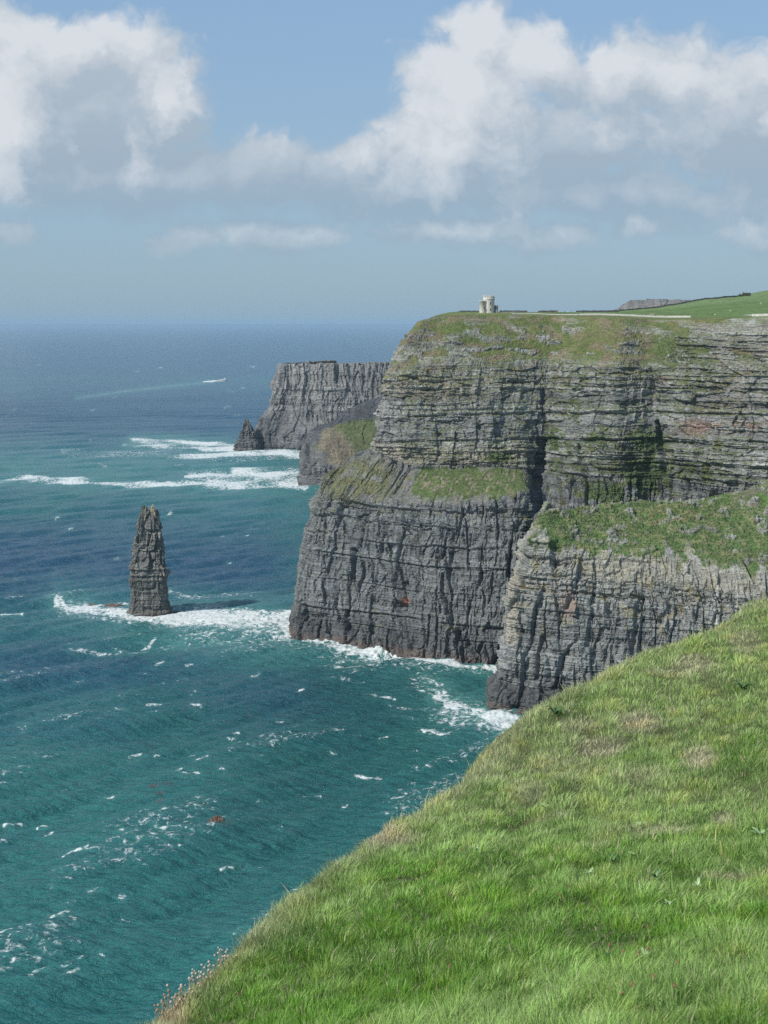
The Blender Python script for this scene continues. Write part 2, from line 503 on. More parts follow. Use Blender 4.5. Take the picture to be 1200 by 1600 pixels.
fa3, fe3 = facet(warpS / 12, Z / 4.5, 47, .8)
fa4, fe4 = facet(warpS / 3.0, Z / 1.3, 48, .9)
fa5, fe5 = facet(warpS / 2.0 + vw, Z / 3.2, 51, 1.0)
patch = sst(fbm(SS / 30, Z / 18, 49, 4), -.35, .35)
crk = -1.0 * (1 - sst(fe1, 0, .10)) * sst(noise2(SS / 9, Z / 14, 52), -.1, .3)
blocky = sst(fbm(SS / 34, Z / 26, 53, 3), -.15, .3)
fv, fve = facet(warpS / 8.0 + .5 * vw, Z / 60 + .35 * fbm(SS / 40, Z / 90, 57, 2), 54, 1.0)
fv2, fve2 = facet(warpS / 4.2 + vw, Z / 34, 55, 1.0)
crev = -2.8 * (1 - sst(fve, .02, .13)) * sst(noise2(SS / 16, Z / 22, 56), -.25, .15) - 1.2 * (1 - sst(fve2, .02, .13)) * sst(noise2(SS / 8, Z / 12, 58), -.1, .3)
for (z0, hw_, dp) in ((79.0, .5, 1.6), (60.5, .45, 1.5), (50.0, .4, 1.0), (70.0, .4, 1.1), (20.0, .5, 1.5), (12.5, .35, .8), (36.0, .35, .7)):
    zl = Z - z0 - 1.5 * noise2(SS / 45, SS * 0 + z0, 59) - .3 * noise2(SS / 6, SS * 0 + z0, 60)
    crev = crev - dp * np.exp(-(zl / hw_) ** 2) * sst(noise2(SS / 22, SS * 0 + z0 * 3, 62), -.45, .1) + dp * .5 * np.exp(-((zl - hw_ * 2) / (hw_ * 1.4)) ** 2)
disp = low * (crev + fv * 2.2 + pil * 1.6 + fa1 * 1.5 + fa2 * (.5 + .7 * blocky) + fa5 * .45 + lump * .9 + lump2 * (.9 - .4 * blocky) + crk * 1.2 + flut * .5 + (0.25 + 0.8 * midl) * d1 * 0.9 + d2 * (0.25 + .5 * midl)) * (1 - benchm * (.5 + .42 * sst(TC, 4.0, 4.6)))
zb = Z + .9 * noise2(SS / 70, SS * 0, 501) + .5 * noise2(SS / 14, SS * 0, 502) - .03 * (SS - 90)
mass = sst(zb, 112.5, 113.5) * (1 - sst(zb, 125.5, 126.8)) + sst(zb, 133, 134) * (1 - sst(zb, 139, 140)) * sst(SS, 90, 130)
mass = np.clip(mass, 0, 1) * (1 - .5 * sst(noise2(SS / 25, Z / 30, 503), 0, .4))
mac = np.zeros_like(Z)
for (z0, hw_, dp) in ((157, .9, 2.4), (148, .5, 1.3), (141, .45, 1.4), (127.2, .6, 2.6), (112, .6, 2.4), (104, .4, 1.2), (97.5, .7, 2.0), (134, .35, 1.0), (119.5, .3, .7), (165, .5, 1.0)):
    zl = zb - z0; gate = sst(noise2(SS / 26, SS * 0 + z0 * 3, 504), -.5, .0)
    mac = mac - .62 * dp * np.exp(-(zl / (hw_ * .8)) ** 2) * gate + dp * .3 * np.exp(-((zl - hw_ * 2.2) / (hw_ * 1.6)) ** 2)
disp = disp + upper * (1 - grass_top) * (mac + (d1 * 1.1 * (.4 + .9 * patch) + d2 * (.5 + .4 * patch)) * (1 - .75 * mass) * .85 + fa3 * 1.5 + fa4 * .5 + fa1 * (1.3 - .5 * patch) + pil * 1.2 + lump * .45)
disp = disp + big * 3.0
U0_, V0_ = uv_of(P)
crag = sst(fbm(SS / 20, Z / 6, 71, 5) + .55 * blob(U0_, V0_, 1180, 530, 110, 34, .5) + .25 * (1 - sst(TC, 5, 6)) * (1 - sst(KR, 8.0, 8.6)) + .3 * blob(TC, KR, 12.8, 8.2, 1.2, .6), 0.10, 0.25) * grass_top
tur = fbm(SS / 6, Z / 3.0, 72, 5, .6)
disp = disp + grass_top * (tur * 1.2 + crag * (0.9 + d2 * 1.2 + lump))
disp = disp + benchm * (fbm(SS / 5, P[..., 1] / 5, 73, 5, .6) * 0.9)
# top edge must not overrun the skyline
edgefade = 1 - sst(KR, 8.2, 8.95) * .95
disp = disp * edgefade
# gullies and caves (centre u, v in the photo mapped on the wall), depth
U0, V0 = uv_of(P)
for (pts, hw, dep) in [([(846, 690), (842, 740), (836, 800), (835, 900)], 9, 4.5), ([(844, 600), (852, 650), (866, 700), (880, 745)], 6, 2.0),
                       ([(1028, 660), (1034, 700), (1038, 740)], 5, 6.0), ([(1020, 575), (1022, 640)], 5, 1.5), ([(632, 912), (634, 918)], 5, 3.0), ([(626, 945), (628, 955)], 5, 4),
                       ([(556, 860), (552, 915)], 3.5, 4.0), ([(716, 985), (717, 1025)], 3.0, 3.5), ([(540, 955), (544, 985)], 4.0, 4.0), ([(690, 900), (700, 960)], 3.5, 3.0),
                       ([(800, 850), (796, 900)], 4, 2.5), ([(610, 800), (630, 835)], 7, 2.5), ([(755, 900), (770, 930)], 5, 2.5), ([(905, 700), (915, 745)], 5, 3.0)]:
    q = poly_dist(U0 + 4 * fbm(SS / 6, Z / 8, 19, 3), V0 + 5 * noise2(SS / 5, Z / 5, 9), pts, hw)
    disp = disp - dep * (1 - sst(q, 0.3, 1.3))
P2 = P + N * disp[..., None]
# photo-position helper coordinates after displacement
U, V = uv_of(P2)
# ---- colours
Nf = normals(P2, (0, 0, H))
n_big = fbm(SS / 40, Z / 40, 80, 4); n_med = fbm(SS / 9, Z / 5, 81, 5); streak = fbm(warpS / 2.2, Z / 40, 82, 4); n_f = fbm(SS / 2.0, Z / 1.3, 83, 3)
lowc = c3((0.160, 0.170, 0.170)); upc = c3((0.240, 0.243, 0.230)); pale = c3((0.33, 0.305, 0.25)); dark = c3((0.055, 0.057, 0.062))
C = np.ones((nr, nc, 3), np.float32) * lowc
C = mixc(C, upc, upper)
C = mixc(C, c3((0.19, 0.197, 0.195)), upper * mass * .8)
C = C * (1 + 0.42 * (t1 - .5) * (0.5 + upper * .8) + 0.35 * (t2 - .5) * (0.3 + upper) * (1 - .7 * mass * upper) + 0.3 * (blk1 - .5) * .8 + .2 * (blk2 - .5))[..., None]
C = mixc(C, c3((0.24, 0.245, 0.24)), sst(streak + .3 * n_big, 0.22, 0.7) * 0.55)
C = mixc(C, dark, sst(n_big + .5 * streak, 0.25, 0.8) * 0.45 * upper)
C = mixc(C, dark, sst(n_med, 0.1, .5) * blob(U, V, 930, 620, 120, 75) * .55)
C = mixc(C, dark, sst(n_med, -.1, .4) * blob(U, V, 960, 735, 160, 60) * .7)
C = mixc(C, c3((0.30, 0.27, 0.24)), blob(U, V, 1170, 590, 70, 70) * sst(streak, -.2, .5) * .6)
C = mixc(C, pale, sst(Z, 97, 100) * (1 - sst(Z, 108, 114)) * (1 - sst(TC, 6.6, 7.4)) * upper * (0.45 + .5 * sst(n_med, -.3, .4)))
C = mixc(C, pale, sst(Z, 138, 143) * (1 - sst(Z, 152, 156)) * (1 - sst(TC, 5, 8)) * (0.25 + .4 * sst(n_med, -.2, .4)))
C = mixc(C, c3((0.26, 0.265, 0.255)), np.exp(-((Z - 79.5 + 2 * noise2(SS / 40, Z * 0, 3)) / 0.9) ** 2) * low * .6)
C = mixc(C, c3((0.27, 0.17, 0.13)), np.exp(-((V - 666 - 6 * n_med) / 8) ** 2) * sst(U, 1040, 1075) * sst(n_med, -.25, .2) * .75)
C = mixc(C, c3((0.27, 0.16, 0.12)), blob(U, V, 1085, 668, 22, 14) * .5)
C = mixc(C, c3((0.33, 0.15, 0.10)), blob(U, V, 633, 940, 7, 7) * .9)
C = mixc(C, c3((0.27, 0.19, 0.15)), blob(U, V, 690, 615, 60, 18) * sst(n_f, .1, .5) * .6)
# wave washed base
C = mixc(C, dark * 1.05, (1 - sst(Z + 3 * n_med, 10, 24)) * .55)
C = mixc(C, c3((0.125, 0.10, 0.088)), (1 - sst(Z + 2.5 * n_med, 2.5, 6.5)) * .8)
# vegetation
vn = fbm(SS / 7, Z / 5, 90, 5, .6); vf = fbm(SS / 1.6, Z / 1.6, 91, 3)
gcol = mixc(mixc(np.ones_like(C) * GREEN, OLIVE, sst(vn + .4 * n_big, -.25, .45)), DGREEN, sst(-vf, .05, .6) * .6)
gcol = mixc(gcol, c3((0.15, 0.155, 0.07)), sst(KR, 6.3, 6.8) * (1 - .6 * sst(KR, 8.3, 8.9)) * (.25 + .45 * sst(n_big, -.4, .3)))
gcol = mixc(gcol, c3((0.19, 0.15, 0.105)), sst(fbm(SS / 14, Z / 6, 95), -.05, .4) * .7 * sst(KR, 6.4, 6.8))
flat = sst(Nf[..., 2], 0.35, 0.75)
vm = grass_top * (1 - crag * .95)
vm = np.maximum(vm, sst(KR, 6.2, 6.8) * (1 - .8 * crag) * sst(vn + flat * .8 + .35 * n_big, 0.15, .5) * .95)
ivy = np.zeros_like(vm)
for (cu, cv, ru, rv, s) in [(960, 720, 120, 60, .45), (1012, 690, 34, 22, 1), (1010, 740, 42, 30, 1.), (930, 690, 26, 14, .7), (945, 770, 40, 20, .9), (865, 690, 18, 26, .8),
                            (895, 640, 14, 30, .6), (898, 600, 16, 30, .6), (1085, 600, 22, 22, .6), (1000, 790, 60, 20, .35), (1090, 735, 50, 18, .6), (780, 714, 22, 8, 1),
                            (1050, 630, 20, 26, .4), (1100, 580, 30, 30, .55), (870, 735, 16, 20, .5), (800, 775, 30, 8, .0), (778, 640, 12, 12, .3), (1120, 700, 40, 14, .4), (690, 675, 20, 7, .5), (1060, 550, 40, 30, .8)]:
    ivy = np.maximum(ivy, blob(U, V, cu, cv, ru, rv, .7) * s)
vm = np.maximum(vm, sst(ivy * 1.1 + .9 * vn + .5 * vf + .3 * (flat - .3) - .42, 0, .3) * .92)
vm = np.maximum(vm, upper * sst(flat * 1.0 + .5 * vn + .3 * n_big, .55, .9) * .75 * sst(U, 600, 640))
vm = np.maximum(vm, low * (1 - sst(KR, 2.6, 2.9)) * sst(Z, 55, 80) * sst(flat + .6 * vn, .8, 1.1) * .6)
# bench grass
shelf = poly_dist(U, V, [(668, 757), (735, 756), (800, 752)], 23)
bg_ = 1 - sst(shelf + .75 * vn + .3 * vf, .8, 1.1)
vm = np.maximum(vm, bg_)
lb = blob(U, V, 560, 752, 62, 34, .35) * sst(vn + .5, 0.1, .6) * (1 - sst(U, 640, 655))
vm = np.maximum(vm, lb * .85)
gcol2 = mixc(gcol, mixc(np.ones_like(C) * c3((0.085, 0.118, 0.045)), c3((0.04, 0.07, 0.025)), sst(vf, -.2, .3)), ivy)
gcol2 = mixc(gcol2, mixc(np.ones_like(C) * c3((0.085, 0.12, 0.04)), c3((0.23, 0.19, 0.145)), sst(vf + .6 * vn, .0, .5)), bg_)
gcol2 = mixc(gcol2, c3((0.15, 0.14, 0.07)), lb * .6)
C = mixc(C, c3((0.19, 0.18, 0.16)), benchm * (1 - bg_) * .7)
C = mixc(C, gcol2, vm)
vs = vm
P2 = P2 + N * (vm * np.abs(vf) * 0.5)[..., None]
C = np.clip(C, 0.02, .6)
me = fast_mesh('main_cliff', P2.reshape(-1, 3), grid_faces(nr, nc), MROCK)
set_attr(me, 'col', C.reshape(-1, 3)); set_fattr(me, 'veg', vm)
link('main_cliff', me, kind='structure', label='tall layered sea cliff of the main headland')

# ================================================================== NEAR BUTTRESS
B = [
 [(830,790,-5), (768,700,-5), (764,680,-5), (800,672,-5), (860,665,-5), (930,657,-5), (1000,648,-5), (1080,638,-5), (1150,628,-5), (1220,616,-5), (1350,600,-5)],
 [(832,790,8),  (769,700,8),  (767,682,8),  (803,674,8),  (862,667,8),  (931,659,8),  (1000,650,8),  (1080,640,8),  (1150,630,8),  (1220,618,8),  (1350,602,8)],
 [(836,790,12), (786,706,12), (784,688,12), (812,680,12), (866,672,12), (932,664,12), (1000,655,12), (1080,645,12), (1150,635,12), (1220,624,12), (1350,606,12)],
 [(840,790,30), (794,706,30), (792,690,30), (818,683,30), (868,675,30), (933,667,30), (1000,659,30), (1080,650,30), (1150,640,30), (1220,630,30), (1350,612,30)],
 [(842,790,50), (799,708,50), (799,694,50), (822,686,50), (870,679,50), (933,671,50), (1000,664,50), (1080,655,50), (1150,646,50), (1220,637,50), (1350,618,50)],
 [(846,792,68), (812,709,68), (813,697,68), (832,689,67), (872,684,66), (934,679,65), (1000,671,65), (1080,662,64), (1150,653,63), (1220,644,62), (1350,628,62)],
 [(850,794,84), (834,714,85), (838,702,84), (852,696,82), (882,693,79), (935,691,77), (1000,687,76), (1080,679,73.5), (1150,670,71), (1220,661,69.5), (1350,640,68)],
 [(856,796,86), (846,728,88), (850,716,90), (866,720,91), (890,726,91), (935,736,92.0), (1000,742,92.8), (1060,740,92.5), (1115,738,90.5), (1210,728,88), (1350,700,90)],
 [(870,800,76), (858,765,80), (862,762,80), (876,765,80), (900,768,80), (940,775,80), (1000,782,81), (1068,776,86), (1140,768,92), (1215,758,99), (1350,730,108)],
 [(875,830,70), (866,812,75), (870,812,75), (885,812,75), (910,815,76), (948,820,74), (1005,825,76), (1088,815,84), (1160,806,93), (1225,790,103), (1350,760,112)],
]
P, S, KK, TP = loft(B, 0.36, 0.32, 3)
N = normals(blur(blur(P, 10, 0), 10, 1), (0, 0, H))
nr, nc = P.shape[:2]
SS = np.broadcast_to(S[None, :], (nr, nc)).astype(np.float32)
Z = P[..., 2].astype(np.float32); KR = np.broadcast_to(KK[:, None], (nr, nc)); TC = np.broadcast_to(TP[None, :], (nr, nc))
warpS = SS + 1.3 * fbm(SS / 26, Z / 18, 105)
U0, V0 = uv_of(P)
d1, t1, blk1, id1 = strata(warpS, Z, 111, 1.6, 6.0, 6.5, 2.2, 1.5, 0.8)
d2, t2, blk2, id2 = strata(warpS, Z, 112, 0.5, 1.6, 2.6, 0.9, 0.7, 0.3)
pil = ridge(warpS / 9 + .5 * noise2(Z / 25, SS / 50, 108), Z / 55, 120, 3)
lump = fbm(warpS / 5, Z / 8, 130, 4, .55)
lump2 = ridge(warpS / 3.8, Z / 13, 133, 3)
flut = -np.abs(noise2(warpS / 3.0, Z / 24, 144)) * 1.5
face = 1 - sst(KR, 5.85, 6.15)
topm = 1 - face
lay = sst(Z, 50, 60)
vw = .16 * fbm(SS / 14, Z / 14, 150, 3)
fa1, fe1 = facet(warpS / 7.0 + vw, Z / 20 + .15 * warpS / 7.5, 145, 1.0)
fa2, fe2 = facet(warpS / 3.2 + vw, Z / 7.5 + vw, 146, 1.1)
fa3, fe3 = facet(warpS / 8, Z / 3.5, 147, .8)
fa5, fe5 = facet(warpS / 1.9 + vw, Z / 2.6, 151, 1.0)
crk = -1.0 * (1 - sst(fe1, 0, .10)) * sst(noise2(SS / 9, Z / 14, 152), -.1, .3)
fv, fve = facet(warpS / 7.0 + .5 * vw, Z / 52 + .35 * fbm(SS / 40, Z / 90, 157, 2), 154, 1.0)
crev = -2.6 * (1 - sst(fve, .02, .13)) * sst(noise2(SS / 16, Z / 22, 156), -.2, .2)
for (z0, hw_, dp) in ((70.0, .45, 1.3), (65.5, .5, 1.8), (58.0, .4, 1.0), (48.0, .4, 1.0), (14.0, .5, 1.6)):
    zl = Z - z0 + .045 * (SS - 60) * (z0 > 60) - 1.2 * noise2(SS / 45, SS * 0 + z0, 159)
    crev = crev - dp * np.exp(-(zl / hw_) ** 2) * sst(noise2(SS / 22, SS * 0 + z0 * 3, 162), -.45, .1) + dp * .5 * np.exp(-((zl - hw_ * 2) / (hw_ * 1.4)) ** 2)
rimk = 1 - .75 * sst(Z + .06 * (SS - 60), 60, 65)
disp = face * ((crev + fv * 1.8 + pil * 1.3) * rimk + fa1 * 1.6 + fa2 * .8 + fa5 * .45 + fa3 * (.3 + lay * .8) + crk * 1.2 + lump * .9 + (lump2 * .8 + flut * .7) * rimk + d1 * (.5 + .7 * lay) + d2 * (.4 + .5 * lay)) * (1 - .6 * sst(KR, 5.3, 6))
disp = disp + fbm(SS / 40, Z / 50, 140, 3) * 1.8 * (face + .3 * topm)
PX = P[..., 0]; PY = P[..., 1]
tv = fbm(PX / 7, PY / 7, 150, 5, .6); tf = fbm(PX / 1.7, PY / 1.7, 151, 3, .6)
ft_, fte_ = facet(PX / 5, PY / 5, 158, 1.2)
outc = sst(fbm(PX / 11, PY / 11, 161, 4, .6), .18, .34) * topm
disp = disp + topm * (tv * 2.0 + np.abs(tf) * 1.1) + outc * (ft_ * 1.6 + .8 + d2 * .8)
for (pts, hw, dep) in [([(870, 850), (872, 880)], 9, 3), ([(845, 1000), (838, 1060)], 4, 3.5), ([(880, 1030), (868, 1075)], 4, 3.5), ([(925, 960), (920, 1010)], 4, 3),
                       ([(1000, 930), (990, 1020)], 5, 3), ([(1050, 915), (1100, 935)], 12, 2.5), ([(960, 905), (1010, 915)], 8, 2), ([(815, 990), (812, 1060)], 3, 3), ([(1165, 880), (1178, 910)], 3, 2.5)]:
    q = poly_dist(U0 + 4 * fbm(SS / 6, Z / 8, 119, 3), V0 + 5 * noise2(SS / 5, Z / 5, 109), pts, hw)
    disp = disp - dep * (1 - sst(q, 0.3, 1.3))
P2 = P + N * disp[..., None]
U, V = uv_of(P2)
Nf = normals(P2, (0, 0, H))
n_big = fbm(SS / 35, Z / 35, 180, 4); n_med = fbm(SS / 8, Z / 6, 181, 5); streak = fbm(warpS / 1.8, Z / 30, 182, 4); n_f = fbm(SS / 1.8, Z / 1.5, 183, 3)
C = np.ones((nr, nc, 3), np.float32) * c3((0.185, 0.195, 0.19))
C = mixc(C, c3((0.28, 0.28, 0.25)), sst(Z + 8 * n_big, 40, 66) * .8)
C = C * (1 + 0.4 * (t1 - .5) + 0.35 * (t2 - .5) + 0.3 * (blk1 - .5) + .2 * (blk2 - .5))[..., None]
C = mixc(C, c3((0.29, 0.29, 0.275)), sst(streak + .3 * n_big, .15, .6) * .6 * sst(Z, 15, 50))
C = mixc(C, c3((0.26, 0.235, 0.12)), sst(n_med + .5 * streak, .15, .5) * sst(Z, 22, 60) * .7)
C = mixc(C, c3((0.32, 0.30, 0.25)), poly_dist(U, V, [(803, 900), (803, 960), (798, 1000)], 9) < 1)
C = mixc(C, c3((0.27, 0.19, 0.17)), blob(U, V, 888, 945, 12, 22) * .6)
for uu in (1115, 1120, 1165, 1150):
    C = mixc(C, c3((0.5, 0.49, 0.46)), (1 - sst(np.abs(U - uu + 4 * noise2(V / 14, V * 0, uu)) / 3.0, .3, 1)) * sst(V, 895, 925) * sst(streak + .3, 0, .4))
C = mixc(C, c3((0.33, 0.315, 0.25)), sst(Z, 62, 66) * (1 - sst(Z, 74, 79)) * face * sst(U, 870, 930) * (.35 + .4 * sst(n_med, -.3, .3)))
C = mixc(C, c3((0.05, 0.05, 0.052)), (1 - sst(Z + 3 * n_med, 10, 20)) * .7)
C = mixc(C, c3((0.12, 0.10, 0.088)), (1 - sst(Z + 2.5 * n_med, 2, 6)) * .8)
gc = mixc(np.ones_like(C) * c3((0.095, 0.15, 0.05)), c3((0.18, 0.19, 0.09)), sst(tv + .5 * tf, -.15, .5))
gc = mixc(gc, c3((0.04, 0.075, 0.022)), sst(-tf, .05, .5) * .75)
gc = mixc(gc, c3((0.24, 0.19, 0.13)), sst(fbm(PX / 3, PY / 3, 155, 3), .3, .6) * .5)
gc = mixc(gc, c3((0.085, 0.15, 0.035)), sst(KR, 7.2, 7.9) * .7)
gc = mixc(gc, c3((0.2, 0.18, 0.15)), blob(U, V, 1175, 770, 30, 26) * sst(tv, -.2, .3) * .8)
dr = sst(KR + .9 * fbm(SS / 7, Z / 9, 160, 5, .6), 5.8, 6.05)     # turf hanging over the rim
dr = np.where(TC < 1.5, dr * .6, dr)
C = mixc(C, gc, dr * (1 - .85 * outc * sst(n_f + .3, -.2, .3)))
C = mixc(C, c3((0.26, 0.17, 0.09)), sst(n_f, .1, .5) * blob(U, V, 1045, 805, 60, 14) * .7)
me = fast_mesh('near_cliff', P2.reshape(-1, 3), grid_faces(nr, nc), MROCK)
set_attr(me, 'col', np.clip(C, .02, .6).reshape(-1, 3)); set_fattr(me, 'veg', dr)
link('near_cliff', me, kind='structure', label='nearer rock buttress with a domed grassy top')

# ================================================================== FAR CLIFF
Cc = [
 [(520,2400,-5), (404,2125,-5), (440,2085,-5), (480,2065,-5), (520,2060,-5), (570,2055,-5), (640,2050,-5), (720,2050,-5)],
 [(520,2400,22), (404,2130,22), (438,2095,20), (480,2078,20), (520,2075,20), (570,2070,20), (640,2065,20), (720,2060,20)],
 [(520,2400,42), (411,2136,42), (446,2114,42), (480,2099,42), (520,2090,42), (570,2085,42), (640,2080,42), (720,2075,42)],
 [(520,2400,60), (428,2148,60), (453,2127,60), (482,2112,60), (520,2103,60), (570,2096,60), (640,2091,60), (720,2086,60)],
 [(520,2400,90), (434,2160,90), (456,2140,90), (484,2130,90), (520,2118,90), (570,2110,90), (640,2105,90), (720,2100,90)],
 [(520,2400,122), (442,2180,123), (460,2165,123), (486,2150,123.5), (520,2135,124), (570,2128,125.5), (640,2120,128), (720,2110,130)],
 [(520,2450,122), (447,2200,122.5), (464,2185,122.5), (487,2170,123), (520,2155,123.5), (570,2150,125), (640,2140,127.5), (720,2130,129)],
 [(530,2500,90), (500,2500,90), (510,2500,90), (520,2500,90), (550,2500,90), (600,2500,90), (660,2500,90), (740,2500,90)],
]
def far_piece(name, rows, ds, dt, seed, base, alt, label, paint=None, amp=1.0, vert=1.0):
    P, S, KK, TP = loft(rows, ds, dt, 2)
    N = normals(blur(blur(P, 6, 0), 6, 1), (0, 0, H))
    nr, nc = P.shape[:2]
    SS = np.broadcast_to(S[None, :], (nr, nc)).astype(np.float32); Z = P[..., 2].astype(np.float32)
    KR = np.broadcast_to(KK[:, None], (nr, nc)); TC = np.broadcast_to(TP[None, :], (nr, nc))
    ws = SS + 4 * fbm(SS / 50, Z / 40, seed)
    fl = ridge(ws / 15, Z / 90, seed + 1, 3); fl2 = ridge(ws / 7, Z / 34, seed + 2, 2); lm = fbm(ws / 12, Z / 13, seed + 3, 5, .6)
    d1, t1, b1, _ = strata(ws, Z, seed + 4, 4, 12, 14, 2.0, 2.0, .8)
    wall = sst(-np.abs(N[..., 2]), -.8, -.5)
    fa, fe = facet(ws / 9, Z / 22, seed + 9, 1.2); fb, _e = facet(ws / 16, Z / 60, seed + 10, 1.0)
    disp = amp * (wall * (vert * (fl * 4.4 + fl2 * 2.6 + fb * 3) + fa * 3.0 + lm * 2.2 + d1 * .8) + (1 - wall) * (lm * 1.0 + fa * .8))
    P2 = P + N * disp[..., None]
    C = np.ones((nr, nc, 3), np.float32) * c3(base)
    C = mixc(C, alt, sst(fbm(ws / 5, Z / 60, seed + 6, 4) + .3 * fbm(SS / 60, Z / 60, seed + 7), -.2, .6) * .8)
    C = C * (1 + .3 * (t1 - .5))[..., None]
    U, V = uv_of(P2)
    if paint: C = paint(C, U, V, Z, KR, TC, N, SS)
    me = fast_mesh(name, P2.reshape(-1, 3), grid_faces(nr, nc), MFAR)
    set_attr(me, 'col', np.clip(C, .02, .6).reshape(-1, 3)); set_fattr(me, 'veg', KR * 0)
    return link(name, me, kind='structure', label=label)
def paint_c(C, U, V, Z, KR, TC, N, SS):
    C = mixc(C, c3((0.26, 0.235, 0.18)), sst(KR + .12 * fbm(SS / 12, Z / 6, 3), 4.92, 5.0) * .7)
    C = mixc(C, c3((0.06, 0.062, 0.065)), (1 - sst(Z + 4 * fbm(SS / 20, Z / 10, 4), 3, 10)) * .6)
    C = mixc(C, c3((0.08, 0.085, 0.09)), blob(U, V, 430, 675, 38, 34, .5) * .55)  # shadow to the right of the spur, painted into the rock colour
    return C
far_piece('far_cliff', Cc, 1.0, 0.9, 300, (0.175, 0.178, 0.175), (0.28, 0.272, 0.255), 'distant grey fluted cliff with a flat top', paint_c)
# ================================================================== MIDDLE HEADLAND
M = [
 [(520,1800,-5), (474,1650,-5), (486,1616,-5), (510,1605,-5), (550,1600,-5), (600,1595,-5), (680,1590,-5)],
 [(520,1800,25), (473,1652,25), (487,1620,25), (512,1610,25), (550,1606,20), (600,1600,14), (680,1594,14)],
 [(522,1800,48), (478,1662,48), (488,1640,44), (512,1628,38), (550,1622,27), (600,1610,20), (680,1600,20)],
 [(525,1800,56), (484,1690,55), (500,1678,58), (520,1680,62), (550,1690,66), (600,1700,68), (680,1700,68)],
 [(530,1850,60), (500,1725,60), (518,1722,66), (536,1720,77), (556,1718,86), (600,1725,92), (680,1725,96)],
 [(540,1900,56), (510,1800,56), (526,1790,62), (542,1780,74), (562,1780,84), (604,1790,94), (684,1790,98)],
 [(560,2000,40), (530,2000,40), (540,2000,50), (556,2000,60), (580,2000,70), (620,2000,80), (700,2000,80)],
]
def paint_m(C, U, V, Z, KR, TC, N, SS):
    n = fbm(SS / 18, KR * 4, 5, 4); nf = fbm(SS / 5, KR * 12, 6, 3)
    slope = sst(KR + .3 * n, 1.75, 2.0) * (1 - sst(KR + .2 * n, 3.05, 3.25)) * sst(TC + .35 * n, 2.1, 2.5)
    slope = np.maximum(slope, sst(KR, 1.0, 1.3) * sst(TC + .3 * n, 2.9, 3.2) * (1 - sst(KR, 3.05, 3.3)))
    C = mixc(C, c3((0.105, 0.125, 0.055)), slope)
    C = mixc(C, c3((0.20, 0.17, 0.12)), slope * (1 - sst(poly_dist(U, V, [(515, 690), (540, 725), (565, 735)], 26) + .3 * n, .5, 1.2)))
    C = mixc(C, c3((0.06, 0.065, 0.07)), sst(KR + .2 * n, 3.1, 3.3) * .75)  # ridge cap lies in shadow: that shade is put into its colour
    return C * (1 + .25 * nf)[..., None]
far_piece('middle_headland', M, 1.0, 0.8, 400, (0.12, 0.122, 0.125), (0.17, 0.165, 0.155), 'lower headland with a green and brown slope', paint_m, 1.2, .7)

